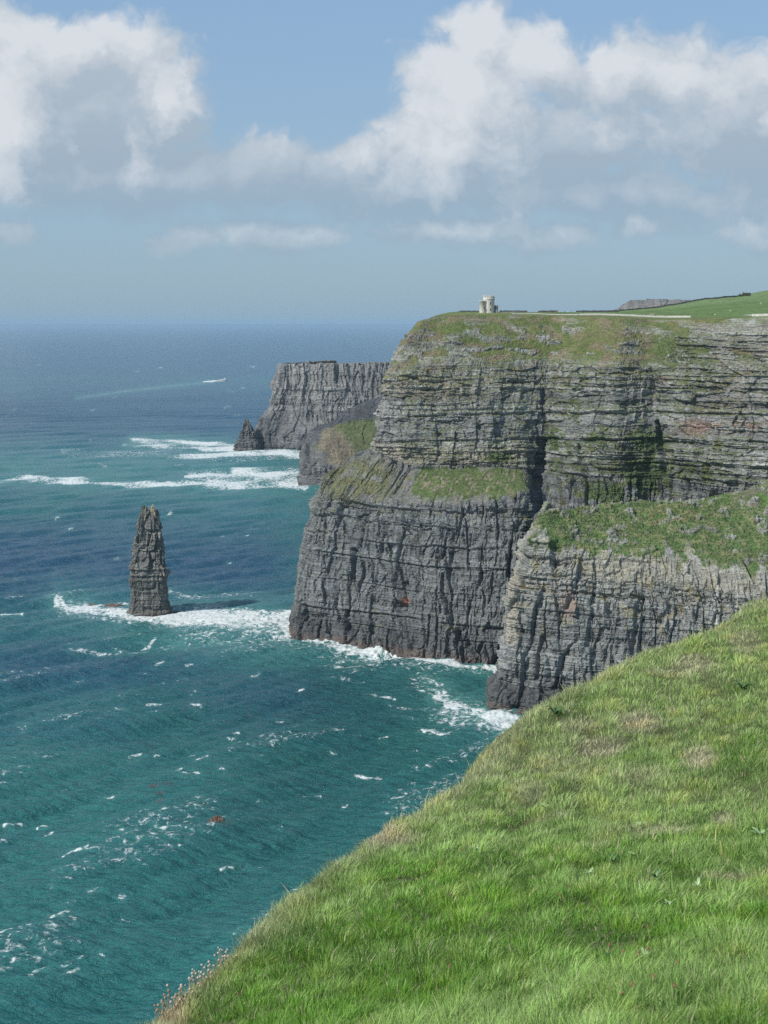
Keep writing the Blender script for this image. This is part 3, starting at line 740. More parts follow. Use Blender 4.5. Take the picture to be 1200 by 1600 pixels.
# ================================================================== SEA STACKS (closed lofts)
def stack(name, prof, y, seed, base, alt, mat, nseg=260, dz=0.35, depth=.8, amp=1.0, label='', cat='sea stack', top=None, tid=3.0, squash=1.0):
    """prof: list of (v, uL, uR) top to bottom"""
    pz = np.array([H - (v - HY) / F * y for v, a, b in prof]); xl = np.array([(a - CX) / F * y for v, a, b in prof]); xr = np.array([(b - CX) / F * y for v, a, b in prof])
    o = np.argsort(pz); pz, xl, xr = pz[o], xl[o], xr[o]
    zs = np.arange(-4, pz[-1] + dz * .5, dz)
    L = np.interp(zs, pz, xl); Rr = np.interp(zs, pz, xr)
    if len(zs) > 30: 
        L = blur(L, 1, 0); Rr = blur(Rr, 1, 0)
    th = np.linspace(.5 * np.pi, 2.5 * np.pi, nseg, endpoint=False)
    cx = (L + Rr) / 2; rx = (Rr - L) / 2 * ((.9 + .22 * sst(zs / zs[-1], .5, .7) * (1 - .7 * sst(zs / zs[-1], .85, 1.0))) if nseg > 200 else 1); ry = rx * depth
    ct = np.cos(th); st = np.sin(th)
    e = 0.6
    X = cx[:, None] + rx[:, None] * np.sign(ct) * np.abs(ct) ** e; Y = y + ry[:, None] * np.sign(st) * np.abs(st) ** e
    Z = np.broadcast_to(zs[:, None], X.shape).astype(np.float32)
    rm = rx.mean()
    s = th[None, :] * rm; SS = np.broadcast_to(s, X.shape).astype(np.float32)
    # periodic noise from x,y pairs
    q1 = fbm(X / 5 + Y * .31, Z / 18 + Y / 7, seed, 4); 
    ang = np.broadcast_to(th[None, :], X.shape)
    fl = ridge(X / 4.2 + 11, Y / 4.2 + Z / 40, seed + 1, 3)
    d1, t1, b1, _ = strata(SS, Z, seed + 2, 1.5, 5, 5, 1.6, 1.4, .7)
    d2, t2, b2, _ = strata(SS, Z, seed + 3, .5, 1.4, 2.5, .7, .6, .3)
    taper = np.clip(rx / (rx.max() * .6), .25, 1)[:, None]
    fa, fe = facet(SS / 3.4, Z / 8.5, seed + 11, 1.3); fb, fe_ = facet(SS / 2.2, Z / 3.0, seed + 12, 1.2)
    lowm = 1 - sst(Z / zs[-1], .38, .5)
    D = amp * taper * (fl * 1.2 + q1 * 1.2 + fa * 1.5 * (1 - .4 * lowm) + fb * .75 - 1.1 * (1 - sst(fe, 0, .2)) + d1 * (.15 + .7 * lowm) + d2 * (.3 + .5 * lowm)) * (1 - .45 * lowm)
    # buttresses that stop at different heights
    rs_ = np.random.RandomState(seed); K_ = 15
    kk_ = np.floor((th - th[0]) / (2 * np.pi) * K_ + .6 * np.sin(th * 3 + seed)).astype(int) % K_
    hk = rs_.uniform(.35, 1.02, K_)[kk_][None, :]; st_ = rs_.uniform(.04, .17, K_)[kk_][None, :]
    zr_ = Z / zs[-1] + .03 * q1
    D = D + rx[:, None] * (.06 - st_ * sst(zr_, hk - .01, hk + .025) - .06 * sst(zr_, hk * .6, hk * .6 + .03) * (1 - sst(zr_, hk - .01, hk + .02)))
    nx = ct; ny = st
    X2 = X + nx * D; Y2 = Y + ny * D
    # top with uneven spires
    if top is not None:
        for r in range(top):
            pass
    zt = Z.copy()
    jag = fbm(X * .45, Y * .45, seed + 8, 3)
    kf = sst(zs / zs[-1], .82, 1.0)[:, None]
    zt = zt + (jag * 3.5 + fa * 2.5) * kf * amp * (zs[-1] / 67)
    co = np.stack([X2, Y2, zt], -1)
    nr, nc = X.shape
    # cap
    capc = co[-1].mean(0) - np.array([0, 0, .6])
    rings = [co.reshape(-1, 3)]
    ring2 = co[-1] * .5 + capc * .5 + np.c_[np.zeros((nc, 2)), fbm(co[-1, :, 0], co[-1, :, 1], seed + 9, 2) * 1.0]
    ring3 = co[-1] * .06 + capc * .94
    allv = np.concatenate([co.reshape(-1, 3), ring2, ring3])
    faces = grid_faces(nr + 2, nc, True)
    C = np.ones((nr + 2, nc, 3), np.float32) * c3(base)
    Zc = np.concatenate([zt, ring2[None, :, 2], ring3[None, :, 2]]); Xc = np.concatenate([X, ring2[None, :, 0], ring3[None, :, 0]])
    SSc = np.broadcast_to(s, Zc.shape)
    sk = fbm(SSc / 1.6, Zc / 14, seed + 5, 4)
    C = mixc(C, alt, sst(sk + .3 * fbm(SSc / 8, Zc / 8, seed + 6), -.1, .5) * .8)
    tt = np.concatenate([t2, t2[-1:], t2[-1:]])
    C = C * (1 + .4 * (tt - .5))[..., None]
    C = mixc(C, c3((0.05, 0.05, 0.052)), (1 - sst(Zc + 2 * sk, tid * 2, tid * 4)) * .55)
    C = mixc(C, c3((0.15, 0.12, 0.10)), (1 - sst(Zc + sk, tid * .6, tid * 1.2)) * .7)
    C = mixc(C, c3((0.13, 0.135, 0.125)), (1 - sst(Zc / zs[-1], .15, .45)) * .5)
    C = mixc(C, c3((0.28, 0.24, 0.13)), sst(Zc / zs[-1], .85, 1.) * sst(sk, -.2, .3) * .7)
    me = fast_mesh(name, allv, faces, mat)
    set_attr(me, 'col', np.clip(C, .02, .6).reshape(-1, 3)); set_fattr(me, 'veg', np.zeros(len(allv)))
    o = link(name, me, label=label, category=cat)
    return o
stk = stack('sea_stack', [(796, 224, 241), (803, 221, 246), (815, 220, 248), (830, 217.5, 249), (850, 214, 250), (862, 208, 254), (880, 205.5, 257), (884, 203, 262), (892, 203, 265), (905, 203, 263), (918, 206, 261), (935, 206, 262), (948, 203, 265), (956, 199, 267), (966, 196, 269)],
              913, 500, (0.15, 0.153, 0.142), (0.27, 0.268, 0.24), MROCK, depth=.75,
              label='tall jagged grey sea stack standing in white foam left of the headland')
stack('sea_stack', [(657, 383.5, 387), (663, 381, 391), (672, 378, 395), (685, 375, 400), (692, 369, 402), (704, 367, 405)], 2088, 520, (0.11, 0.112, 0.115), (0.16, 0.158, 0.15), MFAR, nseg=120, dz=1.0, depth=.8, amp=1.6,
      label='small dark pointed sea stack at the foot of the distant cliff', tid=3)
stack('rock_pinnacle', [(838, 479, 483), (842, 476.5, 486), (850, 476, 487), (855, 478, 487), (862, 476, 492), (885, 473, 492), (905, 471, 492)], 866, 540, (0.15, 0.148, 0.13), (0.2, 0.19, 0.16), MROCK, nseg=80, dz=.4, amp=.45,
      label='little knobbly rock pinnacle on the left edge of the main cliff', cat='rock')

def boulder(name, u, v, wpx, hgt, seed, label, col=(0.10, 0.085, 0.07), group=None, dy=1.0):
    y = H * F / (v - HY); x = (u - CX) / F * y; r = wpx / 2 / F * y
    n1, n2 = 48, 24
    th = np.linspace(0, 2 * np.pi, n1, endpoint=False); ph = np.linspace(-.35, np.pi / 2 - .02, n2)
    T, Ph = np.meshgrid(th, ph)
    X = np.cos(T) * np.cos(Ph); Y = np.sin(T) * np.cos(Ph); Zz = np.sin(Ph)
    rr = 1 + .45 * fbm(X * 1.7 + 5, Y * 1.7 + Zz * 1.3, seed, 4, .6) 
    co = np.stack([X * rr * r, Y * rr * r * dy, Zz * hgt * (1 + .7 * fbm(X * 2.4, Y * 2.4, seed + 4, 4, .6))], -1)
    me = fast_mesh(name, co.reshape(-1, 3), grid_faces(n2, n1, True), MROCK)
    k = fbm(X * 4, Y * 4, seed + 7, 3)
    C = mixc(np.ones(X.shape + (3,), np.float32) * c3(col), c3(col) * 1.8, sst(k, -.1, .5))
    set_attr(me, 'col', C.reshape(-1, 3)); set_fattr(me, 'veg', k * 0)
    p = dict(label=label, category='rock')
    if group: p['group'] = group
    o = link(name, me, **p); o.location = (x, y, -0.1)
    return o
boulder('rock', 339, 1292, 32, 3.2, 1, 'lone brown rock awash in the open green water', (0.13, 0.085, 0.06))
boulder('rock', 176, 946, 36, .9, 2, 'long low brown reef in foam left of the sea stack', (0.13, 0.10, 0.085), dy=.5)
boulder('rock', 145, 945, 14, .6, 6, 'leftmost low brown rock in the foam beside the sea stack', (0.13, 0.10, 0.085), dy=.5)
boulder('rock', 279, 957, 24, 0.9, 3, 'flat grey rock just right of the sea stack foot', (0.12, 0.11, 0.1), dy=.4)
boulder('rock', 772, 1106, 22, 5.5, 4, 'dark wet boulder at the foot of the near buttress', (0.06, 0.058, 0.055))
boulder('rock', 800, 1120, 40, 2.5, 5, 'low brown ledge washed by surf below the near buttress', (0.13, 0.10, 0.09))

# ================================================================== GRASSLAND ON TOP
Gp = [
 [(640,1040,170), (655,965,180), (668,942,188.8), (690,937,190.8), (724,938,191.2), (785,939,191.0), (838,937,190.9), (868,934,190.5), (901,920,189.9), (966,894,189.2), (1026,894,188.1), (1103,838,188.0), (1200,802,189.4), (1350,772,190.2)],
 [(650,1060,175), (665,985,186), (680,958,191.2), (698,955,192.6), (730,955,193.0), (788,957,193.0), (840,955,192.8), (870,955,192.4), (903,945,191.8), (966,920,191.0), (1028,915,189.8), (1103,865,189.4), (1200,835,190.0), (1350,800,191)],
 [(670,1060,180), (682,1010,189), (695,1000,193), (708,998,194), (738,998,194), (792,998,193.9), (843,990,193.5), (873,985,193), (906,980,192.5), (966,965,191.6), (1030,955,190.6), (1103,915,190.2), (1200,880,191.0), (1350,860,193)],
 [(690,1140,180), (702,1120,188), (712,1120,193), (722,1120,194.8), (750,1120,194.8), (800,1120,194.8), (848,1120,194.8), (878,1120,194.8), (910,1120,194.8), (968,1120,195.0), (1032,1120,196.2), (1103,1115,199), (1200,1100,203), (1350,1090,208)],
 [(700,1300,170), (710,1300,178), (720,1300,182), (735,1300,184), (760,1300,186), (806,1300,188), (855,1300,190), (885,1300,192), (915,1300,194), (970,1300,196.8), (1034,1300,200.5), (1103,1310,207.5), (1200,1330,212.5), (1350,1340,220)],
 [(700,1500,150), (710,1500,150), (720,1500,160), (735,1500,160), (760,1500,165), (806,1500,170), (855,1500,175), (885,1500,180), (915,1500,185), (970,1500,188), (1034,1520,196), (1103,1560,208), (1200,1620,223), (1350,1650,236)],
 [(700,2300,100), (710,2300,100), (720,2300,120), (735,2300,120), (760,2300,125), (806,2300,130), (855,2300,135), (885,2300,140), (915,2300,140), (970,2300,150), (1034,2300,160), (1103,2300,170), (1200,2300,190), (1350,2300,205)],
]
P, S, KK, TP = loft(Gp, 1.5, 1.5, 3)
nr, nc = P.shape[:2]
PX, PY = P[..., 0], P[..., 1]
KR = np.broadcast_to(KK[:, None], (nr, nc))
P[..., 2] += fbm(PX / 14, PY / 14, 600, 5, .6) * (.2 + .3 * sst(KR, 3.3, 4)) + fbm(PX / 5, PY / 5, 606, 3) * .08
U, V = uv_of(P)
n = fbm(PX / 30, PY / 60, 601, 5, .6); nf = fbm(PX / 4, PY / 8, 602, 4, .6)
C = np.ones((nr, nc, 3), np.float32) * c3((0.115, 0.175, 0.055))
C = mixc(C, OLIVE * 1.05, (1 - sst(KR + .3 * n, .8, 1.8)) * sst(nf + .3, -.2, .6))
C = mixc(C, c3((0.15, 0.215, 0.085)), sst(KR, 2.9, 3.4) * .85)
C = C * (1 + .22 * nf + .15 * n)[..., None]
MGRASS = rock_mat('headland_turf', 0.6)
me = fast_mesh('grassland', P.reshape(-1, 3), grid_faces(nr, nc), MGRASS, True)
set_attr(me, 'col', C.reshape(-1, 3)); set_fattr(me, 'veg', KR * 0 + 1)
link('grassland', me, kind='structure', label='green pasture on top of the headland')
land = BVHTree.FromPolygons(P.reshape(-1, 3).tolist(), grid_faces(nr, nc).tolist())
def ground(x, y, default=190.0):
    h = land.ray_cast(Vector((x, y, 500)), Vector((0, 0, -1)))
    return h[0].z if h[0] else default
def pick(u, v):
    d = Vector(((u - CX) / F, 1.0, -(v - HY) / F))
    h = land.ray_cast(Vector((0, 0, H)), d.normalized())
    return h[0]
def pick_y(u, y):
    x = (u - CX) / F * y
    return Vector((x, y, ground(x, y)))

# rocky hill behind the pasture
RH = [
 [(940,1650,175), (955,1590,180), (985,1560,185), (1030,1550,190), (1080,1560,195), (1130,1560,200), (1200,1580,205)],
 [(942,1660,190), (958,1610,198), (985,1590,205), (1030,1585,208), (1080,1590,208), (1130,1595,209), (1200,1600,210)],
 [(945,1680,196), (966,1640,203), (984,1630,211), (1030,1625,212.3), (1080,1630,211.2), (1130,1635,211.5), (1200,1640,212)],
 [(950,1720,196), (970,1700,203), (988,1690,212), (1030,1690,214.0), (1080,1700,212.6), (1130,1700,213), (1200,1700,214)],
 [(960,1850,180), (980,1850,180), (1000,1850,190), (1040,1850,190), (1090,1850,190), (1140,1850,190), (1200,1850,190)],
]
def paint_r(C, U, V, Z, KR, TC, N, SS):
    n = fbm(SS / 8, Z / 4, 7, 4)
    return mixc(C, c3((0.14, 0.16, 0.08)), sst(n + .3 * (KR - 2), .1, .5) * .7)
far_piece('rocky_hill', RH, 1.0, .8, 700, (0.15, 0.148, 0.14), (0.24, 0.235, 0.22), 'low rocky knoll behind the dry stone wall', paint_r, .9, .3)

# ------------------------------------------------------------------ path, walls
MPATH = simple_mat('path_gravel', (0.44, 0.42, 0.38), .95, .12, .5)
def ribbon(name, pts, wid, mat, lift=.12, **props):
    co = []; f = []
    # densify
    q = []
    for a, b in zip(pts[:-1], pts[1:]):
        n = max(2, int((b - a).length / 3))
        for k in range(n): q.append(a.lerp(b, k / n))
    q.append(pts[-1])
    for i, pnt in enumerate(q):
        t = (q[min(i + 1, len(q) - 1)] - q[max(i - 1, 0)]); t.z = 0; t.normalize()
        nrm = Vector((-t.y, t.x, 0))
        for s in (-1, -.33, .33, 1):
            c = pnt + nrm * (wid / 2 * s)
            co.append((c.x, c.y, ground(c.x, c.y, pnt.z) + lift))
    nr = len(q)
    me = fast_mesh(name, np.array(co), grid_faces(nr, 4), mat)
    return link(name, me, **props)
def along(us, ys):
    return [pick_y(u, y) for u, y in zip(us, ys)]
ribbon('path', along([775, 800, 850, 900, 950, 1000, 1040, 1075], [975, 990, 992, 985, 975, 960, 945, 925]), 7.0, MPATH, kind='structure', label='pale gravel path along the cliff top')
ribbon('path', along([1165, 1185, 1205, 1260], [905, 890, 880, 870]), 8.0, MPATH, kind='structure', label='second stretch of pale path at the right edge')

MWALL = simple_mat('dark_stone', (0.085, 0.085, 0.08), .95, .35, .8, .4)
def stone_wall(pts, h, label, seed, group=None):
    """dry stone wall: rows of uneven blocks merged in one mesh"""
    rnd = random.Random(seed)
    vs = []; fs = []
    for a, b in zip(pts[:-1], pts[1:]):
        d = b - a; L = math.hypot(d.x, d.y); n = max(1, int(L / 1.6))
        t = Vector((d.x, d.y, 0)).normalized(); nr_ = Vector((-t.y, t.x, 0))
        for k in range(n):
            c = a + d * ((k + .5) / n); zb = ground(c.x, c.y, c.z) - .3
            hw = L / n / 2 * 1.02; hh = h * rnd.uniform(.85, 1.12) + .3; th = rnd.uniform(.28, .36)
            i0 = len(vs)
            for (sx, sy, sz) in ((-1, -1, 0), (1, -1, 0), (1, 1, 0), (-1, 1, 0), (-.96, -.7, 1), (.96, -.7, 1), (.96, .7, 1), (-.96, .7, 1)):
                q = c + t * (sx * hw) + nr_ * (sy * th); vs.append((q.x, q.y, zb + sz * hh))
            for f in ((0, 1, 5, 4), (1, 2, 6, 5), (2, 3, 7, 6), (3, 0, 4, 7), (4, 5, 6, 7)):
                fs.append([i0 + j for j in f])
    me = fast_mesh('stone_wall', np.array(vs), np.array(fs), MWALL)
    p = dict(label=label, category='wall')
    if group: p['group'] = group
    return link('stone_wall', me, **p)
stone_wall(along([702, 735, 750], [1110, 1112, 1112]), 1.1, 'short dark wall on the cliff top left of the tower', 1)
stone_wall(along([781, 800, 824], [1112, 1114, 1114]), 1.2, 'dark stone wall just right of the tower, before the walkers', 2)
stone_wall(along([840, 855, 872], [1114, 1114, 1114]), 1.2, 'middle stretch of dark wall behind the walkers', 3)
stone_wall(along([900, 935, 968], [1114, 1116, 1118]), 1.2, 'dark stone wall between the walkers and the rising pasture', 4)
stone_wall(along([968, 1000, 1034, 1065, 1103, 1130, 1152], [1290, 1296, 1300, 1303, 1310, 1316, 1322]), 1.5, 'long dark stone wall climbing along the crest of the green pasture', 5)

MFLAG = simple_mat('pale_flagstone', (0.50, 0.49, 0.46), .9, .15, .6)
def flag_wall(pts, h, label, seed):
    rnd = random.Random(seed); vs = []; fs = []
    for a, b in zip(pts[:-1], pts[1:]):
        d = b - a; L = math.hypot(d.x, d.y); n = max(1, int(L / 1.1)); t = Vector((d.x, d.y, 0)).normalized(); nr_ = Vector((-t.y, t.x, 0))
        for k in range(n):
            c = a + d * ((k + .5) / n); zb = ground(c.x, c.y, c.z) - .2; i0 = len(vs); hh = h * rnd.uniform(.93, 1.06) + .2; o_ = rnd.uniform(-.03, .03)
            for (sx, sy, sz) in ((-1, -1, 0), (1, -1, 0), (1, 1, 0), (-1, 1, 0), (-1, -1, 1), (1, -1, 1), (1, 1, 1), (-1, 1, 1)):
                q = c + t * (sx * L / n / 2 * .985) + nr_ * (sy * .05 + o_); vs.append((q.x, q.y, zb + sz * hh))
            for f in ((0, 1, 5, 4), (1, 2, 6, 5), (2, 3, 7, 6), (3, 0, 4, 7), (4, 5, 6, 7)): fs.append([i0 + j for j in f])
    return link('flagstone_wall', fast_mesh('flagstone_wall', np.array(vs), np.array(fs), MFLAG), label=label, category='wall')
flag_wall(along([905, 940, 975, 1010, 1045, 1079], [938, 934, 928, 924, 918, 905]), 1.15, 'long pale upright flagstone wall along the cliff path', 1)
flag_wall(along([800, 830, 860, 890, 904], [950, 950, 948, 944, 940]), .6, 'low pale stone edging between the tower and the long flagstone wall', 3)
flag_wall(along([1175, 1190, 1210, 1260], [868, 862, 856, 850]), 1.5, 'short pale flagstone wall at the right edge above the cliff', 2)

# ------------------------------------------------------------------ round tower
MST = None
def masonry(name, col, sc=1.0):
    m, t, bs, out = new_mat(name)
    co = t.new('ShaderNodeTexCoord').outputs['Object']
    br = t.new('ShaderNodeTexBrick')
    sp = t.new('ShaderNodeSeparateXYZ'); t.l.new(co, sp.inputs[0])
    an = t.m('MULTIPLY', t.m('ARCTAN2', sp.outputs[1], sp.outputs[0]), 3.6)
    cb = t.new('ShaderNodeCombineXYZ'); t.l.new(an, cb.inputs[0]); t.l.new(sp.outputs[2], cb.inputs[1])
    t.l.new(cb.outputs[0], br.inputs['Vector'])
    br.inputs['Scale'].default_value = 1.6 * sc
    br.inputs['Color1'].default_value = tuple(c * 1.06 for c in col) + (1,)
    br.inputs['Color2'].default_value = tuple(c * .8 for c in col) + (1,)
    br.inputs['Mortar'].default_value = tuple(c * .62 for c in col) + (1,)
    br.inputs['Mortar Size'].default_value = 0.03
    n = t.noise(co, 1.3, 5, .6)
    t.put(bs.inputs['Base Color'], t.mix(t.rng(n, .4, .75, 0, .25), br.outputs[0], tuple(c * .6 for c in col)))
    bs.inputs['Roughness'].default_value = .95
    b = t.new('ShaderNodeBump'); b.inputs['Strength'].default_value = .5; b.inputs['Distance'].default_value = .05
    t.l.new(br.outputs[1], b.inputs['Height']); b.invert = True
    t.l.new(b.outputs[0], bs.inputs['Normal'])
    return m
MTOW = masonry('pale_masonry', (0.70, 0.675, 0.60))
MTOWD = masonry('grey_masonry', (0.16, 0.16, 0.15))
MDARK = simple_mat('window_dark', (0.03, 0.032, 0.035), .4, .1)
MLEAD = simple_mat('roof_lead', (0.16, 0.17, 0.18), .7, .1)

def lathe(prof, n=48, inner=None):
    co = []
    for r, z in prof:
        for k in range(n):
            a = 2 * math.pi * k / n
            co.append((r * math.cos(a), r * math.sin(a), z))
    return np.array(co), grid_faces(len(prof), n, True)
class MB:
    def __init__(s): s.v = []; s.f = []
    def box(s, c, d, rz=0.0, taper=1.0):
        i = len(s.v); ca, sa = math.cos(rz), math.sin(rz)
        for z in (-1, 1):
            k = taper if z > 0 else 1
            for (x, y) in ((-1, -1), (1, -1), (1, 1), (-1, 1)):
                X, Y = x * d[0] / 2 * k, y * d[1] / 2 * k
                s.v.append((c[0] + X * ca - Y * sa, c[1] + X * sa + Y * ca, c[2] + z * d[2] / 2))
        for f in ((0, 3, 2, 1), (4, 5, 6, 7), (0, 1, 5, 4), (1, 2, 6, 5), (2, 3, 7, 6), (3, 0, 4, 7)):
            s.f.append([i + j for j in f])
    def grid(s, co, faces):
        i = len(s.v); s.v += [tuple(c) for c in co]; s.f += (np.array(faces) + i).tolist()
    def build(s, name, mat, parent=None, smooth=False, **props):
        me = bpy.data.meshes.new(name); me.from_pydata(s.v, [], s.f); me.materials.append(mat)
        if smooth:
            for p_ in me.polygons: p_.use_smooth = True
        me.update()
        return link(name, me, parent, **props)
TY = 962.0
pxm = TY / F
tb = pick_y(764, TY); tb.z -= .15
tw = empty('round_tower', tb, label='pale round stone tower with battlements and a smaller turret on the cliff edge', category='tower')
Rm = 3.75
b_ = MB(); b_.grid(*lathe([(Rm * 1.03, -1), (Rm * 1.0, .5), (Rm * .97, 7.9), (Rm * .98, 8.6), (Rm * 1.03, 9.2), (Rm * 1.05, 9.4), (Rm * 1.05, 10.3), (Rm * .98, 10.3), (Rm * .98, 9.6), (.01, 9.6)], 56))
b_.build('tower_wall', MTOW, tw, True)
bm_ = MB()
for k in range(14):
    a = 2 * math.pi * (k + .3) / 14
    bm_.box((math.cos(a) * Rm * .99, math.sin(a) * Rm * .99, 10.3 + .72), (.52, 1.0, 1.5), a)
    bm_.box((math.cos(a) * Rm * .99, math.sin(a) * Rm * .99, 10.3 + 1.55), (.6, .62, .5), a)
bm_.build('battlement', MTOW, tw)
for (ang, z, hh) in ((-80, 6.6, 1.9), (-80, 2.4, 1.5), (-150, 6.2, 1.6), (20, 6.5, 1.6)):
    a = R(ang); rr = Rm * .985
    q = MB(); q.box((math.cos(a) * rr, math.sin(a) * rr, z), (.25, .95, hh), a); fr = q.build('window', MTOW, tw)
    q = MB(); q.box((math.cos(a) * (rr + .06), math.sin(a) * (rr + .06), z), (.25, .6, hh - .35), a); q.build('pane', MDARK, fr)
q = MB(); q.grid(*[(lambda c, f: (c + np.array([-4.3, -1.9, 0]), f))(*lathe([(2.35, -1), (2.3, 0), (2.25, 7.9), (2.42, 7.95), (2.42, 8.3), (2.2, 8.3), (2.2, 8.1), (.01, 8.25)], 40))][0])
q.build('turret', MTOW, tw, True)
q = MB(); q.box((-3.3, -4.15, 3.2), (.5, .25, 1.1), 0.2); q.build('window', MDARK, tw)
q = MB()
q.box((4.5, .6, 2.0), (3.2, 3.6, 5.2)); 
for dx in (-1.2, 0, 1.2): q.box((4.5 + dx, -1.0, 4.95), (.7, .5, .75))
for dy in (0, 1.2, 2.2): q.box((5.9, dy, 4.95), (.5, .7, .75))
q.box((3.8, 2.2, 4.95), (.7, .5, .75))
an = q.build('annexe', MTOWD, tw)
q = MB(); q.box((4.8, -1.2, 1.2), (1.0, .12, 2.3)); q.build('doorway', MTOW, an)
q = MB(); q.box((7.4, .2, .3), (.6, .6, 2.2), 0, .7); q.build('gate_pillar', MTOWD, tw)

# low building roof and bank on the skyline at the right
hb = pick_y(1173, 1332)
q = MB(); q.box((0, 0, 1.2), (6.5, 4.5, 3.0))
hut = empty('barn', (hb.x, hb.y + 14, hb.z - .3), label='low dark-roofed barn on the skyline at the top of the pasture', category='barn')
q.build('wall', MWALL, hut)
rf = MB(); rf.v = [(-3.6, -2.6, 2.6), (3.6, -2.6, 2.6), (3.6, 2.6, 2.6), (-3.6, 2.6, 2.6), (-3.2, 0, 3.8), (3.2, 0, 3.8)]
rf.f = [(0, 1, 5, 4), (1, 2, 5), (2, 3, 4, 5), (3, 0, 4), (0, 3, 2, 1)]
rf.build('roof', simple_mat('slate', (0.05, 0.055, 0.065), .7), hut)

# bushes on skyline: leaf clumps
MLEAF = simple_mat('bush_leaf', (0.10, 0.13, 0.05), .8, .4, 1.2)
def bush(loc, r, h, seed, label):
    rs = np.random.RandomState(seed); n = 900
    d = rs.normal(size=(n, 3)); d /= np.linalg.norm(d, axis=1)[:, None]; d[:, 2] = np.abs(d[:, 2])
    rad = rs.uniform(.55, 1.0, n) * (1 + .35 * np.sin(d[:, 0] * 5 + seed) * np.cos(d[:, 1] * 4))
    c = d * rad[:, None] * np.array([r, r * .8, h])
    s = rs.uniform(.15, .35, n)
    a = rs.normal(size=(n, 3)); a /= np.linalg.norm(a, axis=1)[:, None]
    b = np.cross(a, rs.normal(size=(n, 3))); b /= np.linalg.norm(b, axis=1)[:, None]
    co = np.stack([c - a * s[:, None], c + b * s[:, None] * .6, c + a * s[:, None], c - b * s[:, None] * .6], 1).reshape(-1, 3)
    root = empty('bush', loc, label=label, category='bush')
    me = fast_mesh('foliage', co, np.arange(n * 4).reshape(-1, 4), MLEAF)
    link('foliage', me, root)
    q = MB(); 
    for k in range(4):
        q.box((math.cos(k * 1.7) * r * .3, math.sin(k * 1.7) * r * .25, h * .3), (.14, .14, h * .7), k, .5)
    q.build('stem', simple_mat('twig', (0.10, 0.08, 0.06)), root)
for (u, y, r, h, s, lb) in ((1156, 1330, 2.6, 3.0, 1, 'leftmost olive bush at the top end of the long stone wall'), (1162, 1333, 3.2, 3.8, 2, 'largest olive bush beside the dark barn on the skyline'), (1167, 1331, 2.2, 2.8, 3, 'small olive bush touching the left side of the barn')):
    l = pick_y(u, y); bush((l.x, l.y, l.z - .2), r, h, s, lb)

# ------------------------------------------------------------------ people (about three pixels tall)
def skin_body(name, verts, edges, radii, mat, parent, root_i=0, sub=1):
    me = bpy.data.meshes.new(name); me.from_pydata(verts, edges, [])
    me.materials.append(mat)
    o = link(name, me, parent)
    md = o.modifiers.new('skin', 'SKIN')
    md.use_smooth_shade = True
    for i, r in enumerate(radii):
        me.skin_vertices[0].data[i].radius = (r, r)
    me.skin_vertices[0].data[root_i].use_root = True
    if sub:
        s = o.modifiers.new('sub', 'SUBSURF'); s.levels = sub; s.render_levels = sub
    return o
def person(loc, rz, coat, trousers, label, seed, step=.18):
    rnd = random.Random(seed)
    root = empty('person', loc, rz, label=label, category='person', group='walkers on the cliff path')
    mt = simple_mat('trousers', trousers, .9); mc = simple_mat('coat', coat, .9); ms = simple_mat('skin', (.45, .28, .2), .6); mh = simple_mat('hair', (.05, .035, .025), .8)
    V_ = [(0, 0, .95), (0, 0, 1.2), (0, 0, 1.42), (0, 0, 1.52), (0, .01, 1.63), (0, 0, 1.74),
          (.1, 0, .88), (.11, step * .6, .48), (.11, step, .06), (.11, step + .16, .04), (-.1, 0, .88), (-.11, -step * .4, .48), (-.11, -step, .08), (-.11, -step + .15, .04),
          (.2, 0, 1.4), (.25, -.08, 1.12), (.26, .05, .86), (-.2, 0, 1.4), (-.25, .1, 1.13), (-.24, .2, .92)]
    E_ = [(0, 1), (1, 2), (2, 3), (3, 4), (4, 5), (0, 6), (6, 7), (7, 8), (8, 9), (0, 10), (10, 11), (11, 12), (12, 13), (2, 14), (14, 15), (15, 16), (2, 17), (17, 18), (18, 19)]
    r_ = [.15, .15, .15, .06, .1, .07, .1, .075, .05, .04, .1, .075, .05, .04, .07, .055, .04, .07, .055, .04]
    skin_body('body', V_, E_, r_, ms, root)
    skin_body('coat', [(0, 0, .86), (0, 0, 1.1), (0, 0, 1.44), (.2, 0, 1.41), (.255, -.08, 1.12), (.262, .03, .93), (-.2, 0, 1.41), (-.255, .1, 1.13), (-.245, .18, .98)],
              [(0, 1), (1, 2), (2, 3), (3, 4), (4, 5), (2, 6), (6, 7), (7, 8)], [.23, .23, .2, .11, .075, .055, .09, .075, .055], mc, root)
    skin_body('trousers', [(0, 0, .95), (.1, 0, .88), (.11, step * .6, .48), (.11, step * .96, .12), (-.1, 0, .88), (-.11, -step * .4, .48), (-.11, -step * .97, .13)],
              [(0, 1), (1, 2), (2, 3), (0, 4), (4, 5), (5, 6)], [.15, .115, .09, .075, .115, .09, .075], mt, root)
    q = MB(); c, f = lathe([(.02, .11), (.09, .09), (.115, .03), (.11, -.03), (.08, -.07)], 12); q.grid(c * np.array([.9, 1, 1]) + np.array([0, -.015, 1.68]), f)
    q.build('hair', mh, root, True)
    return root
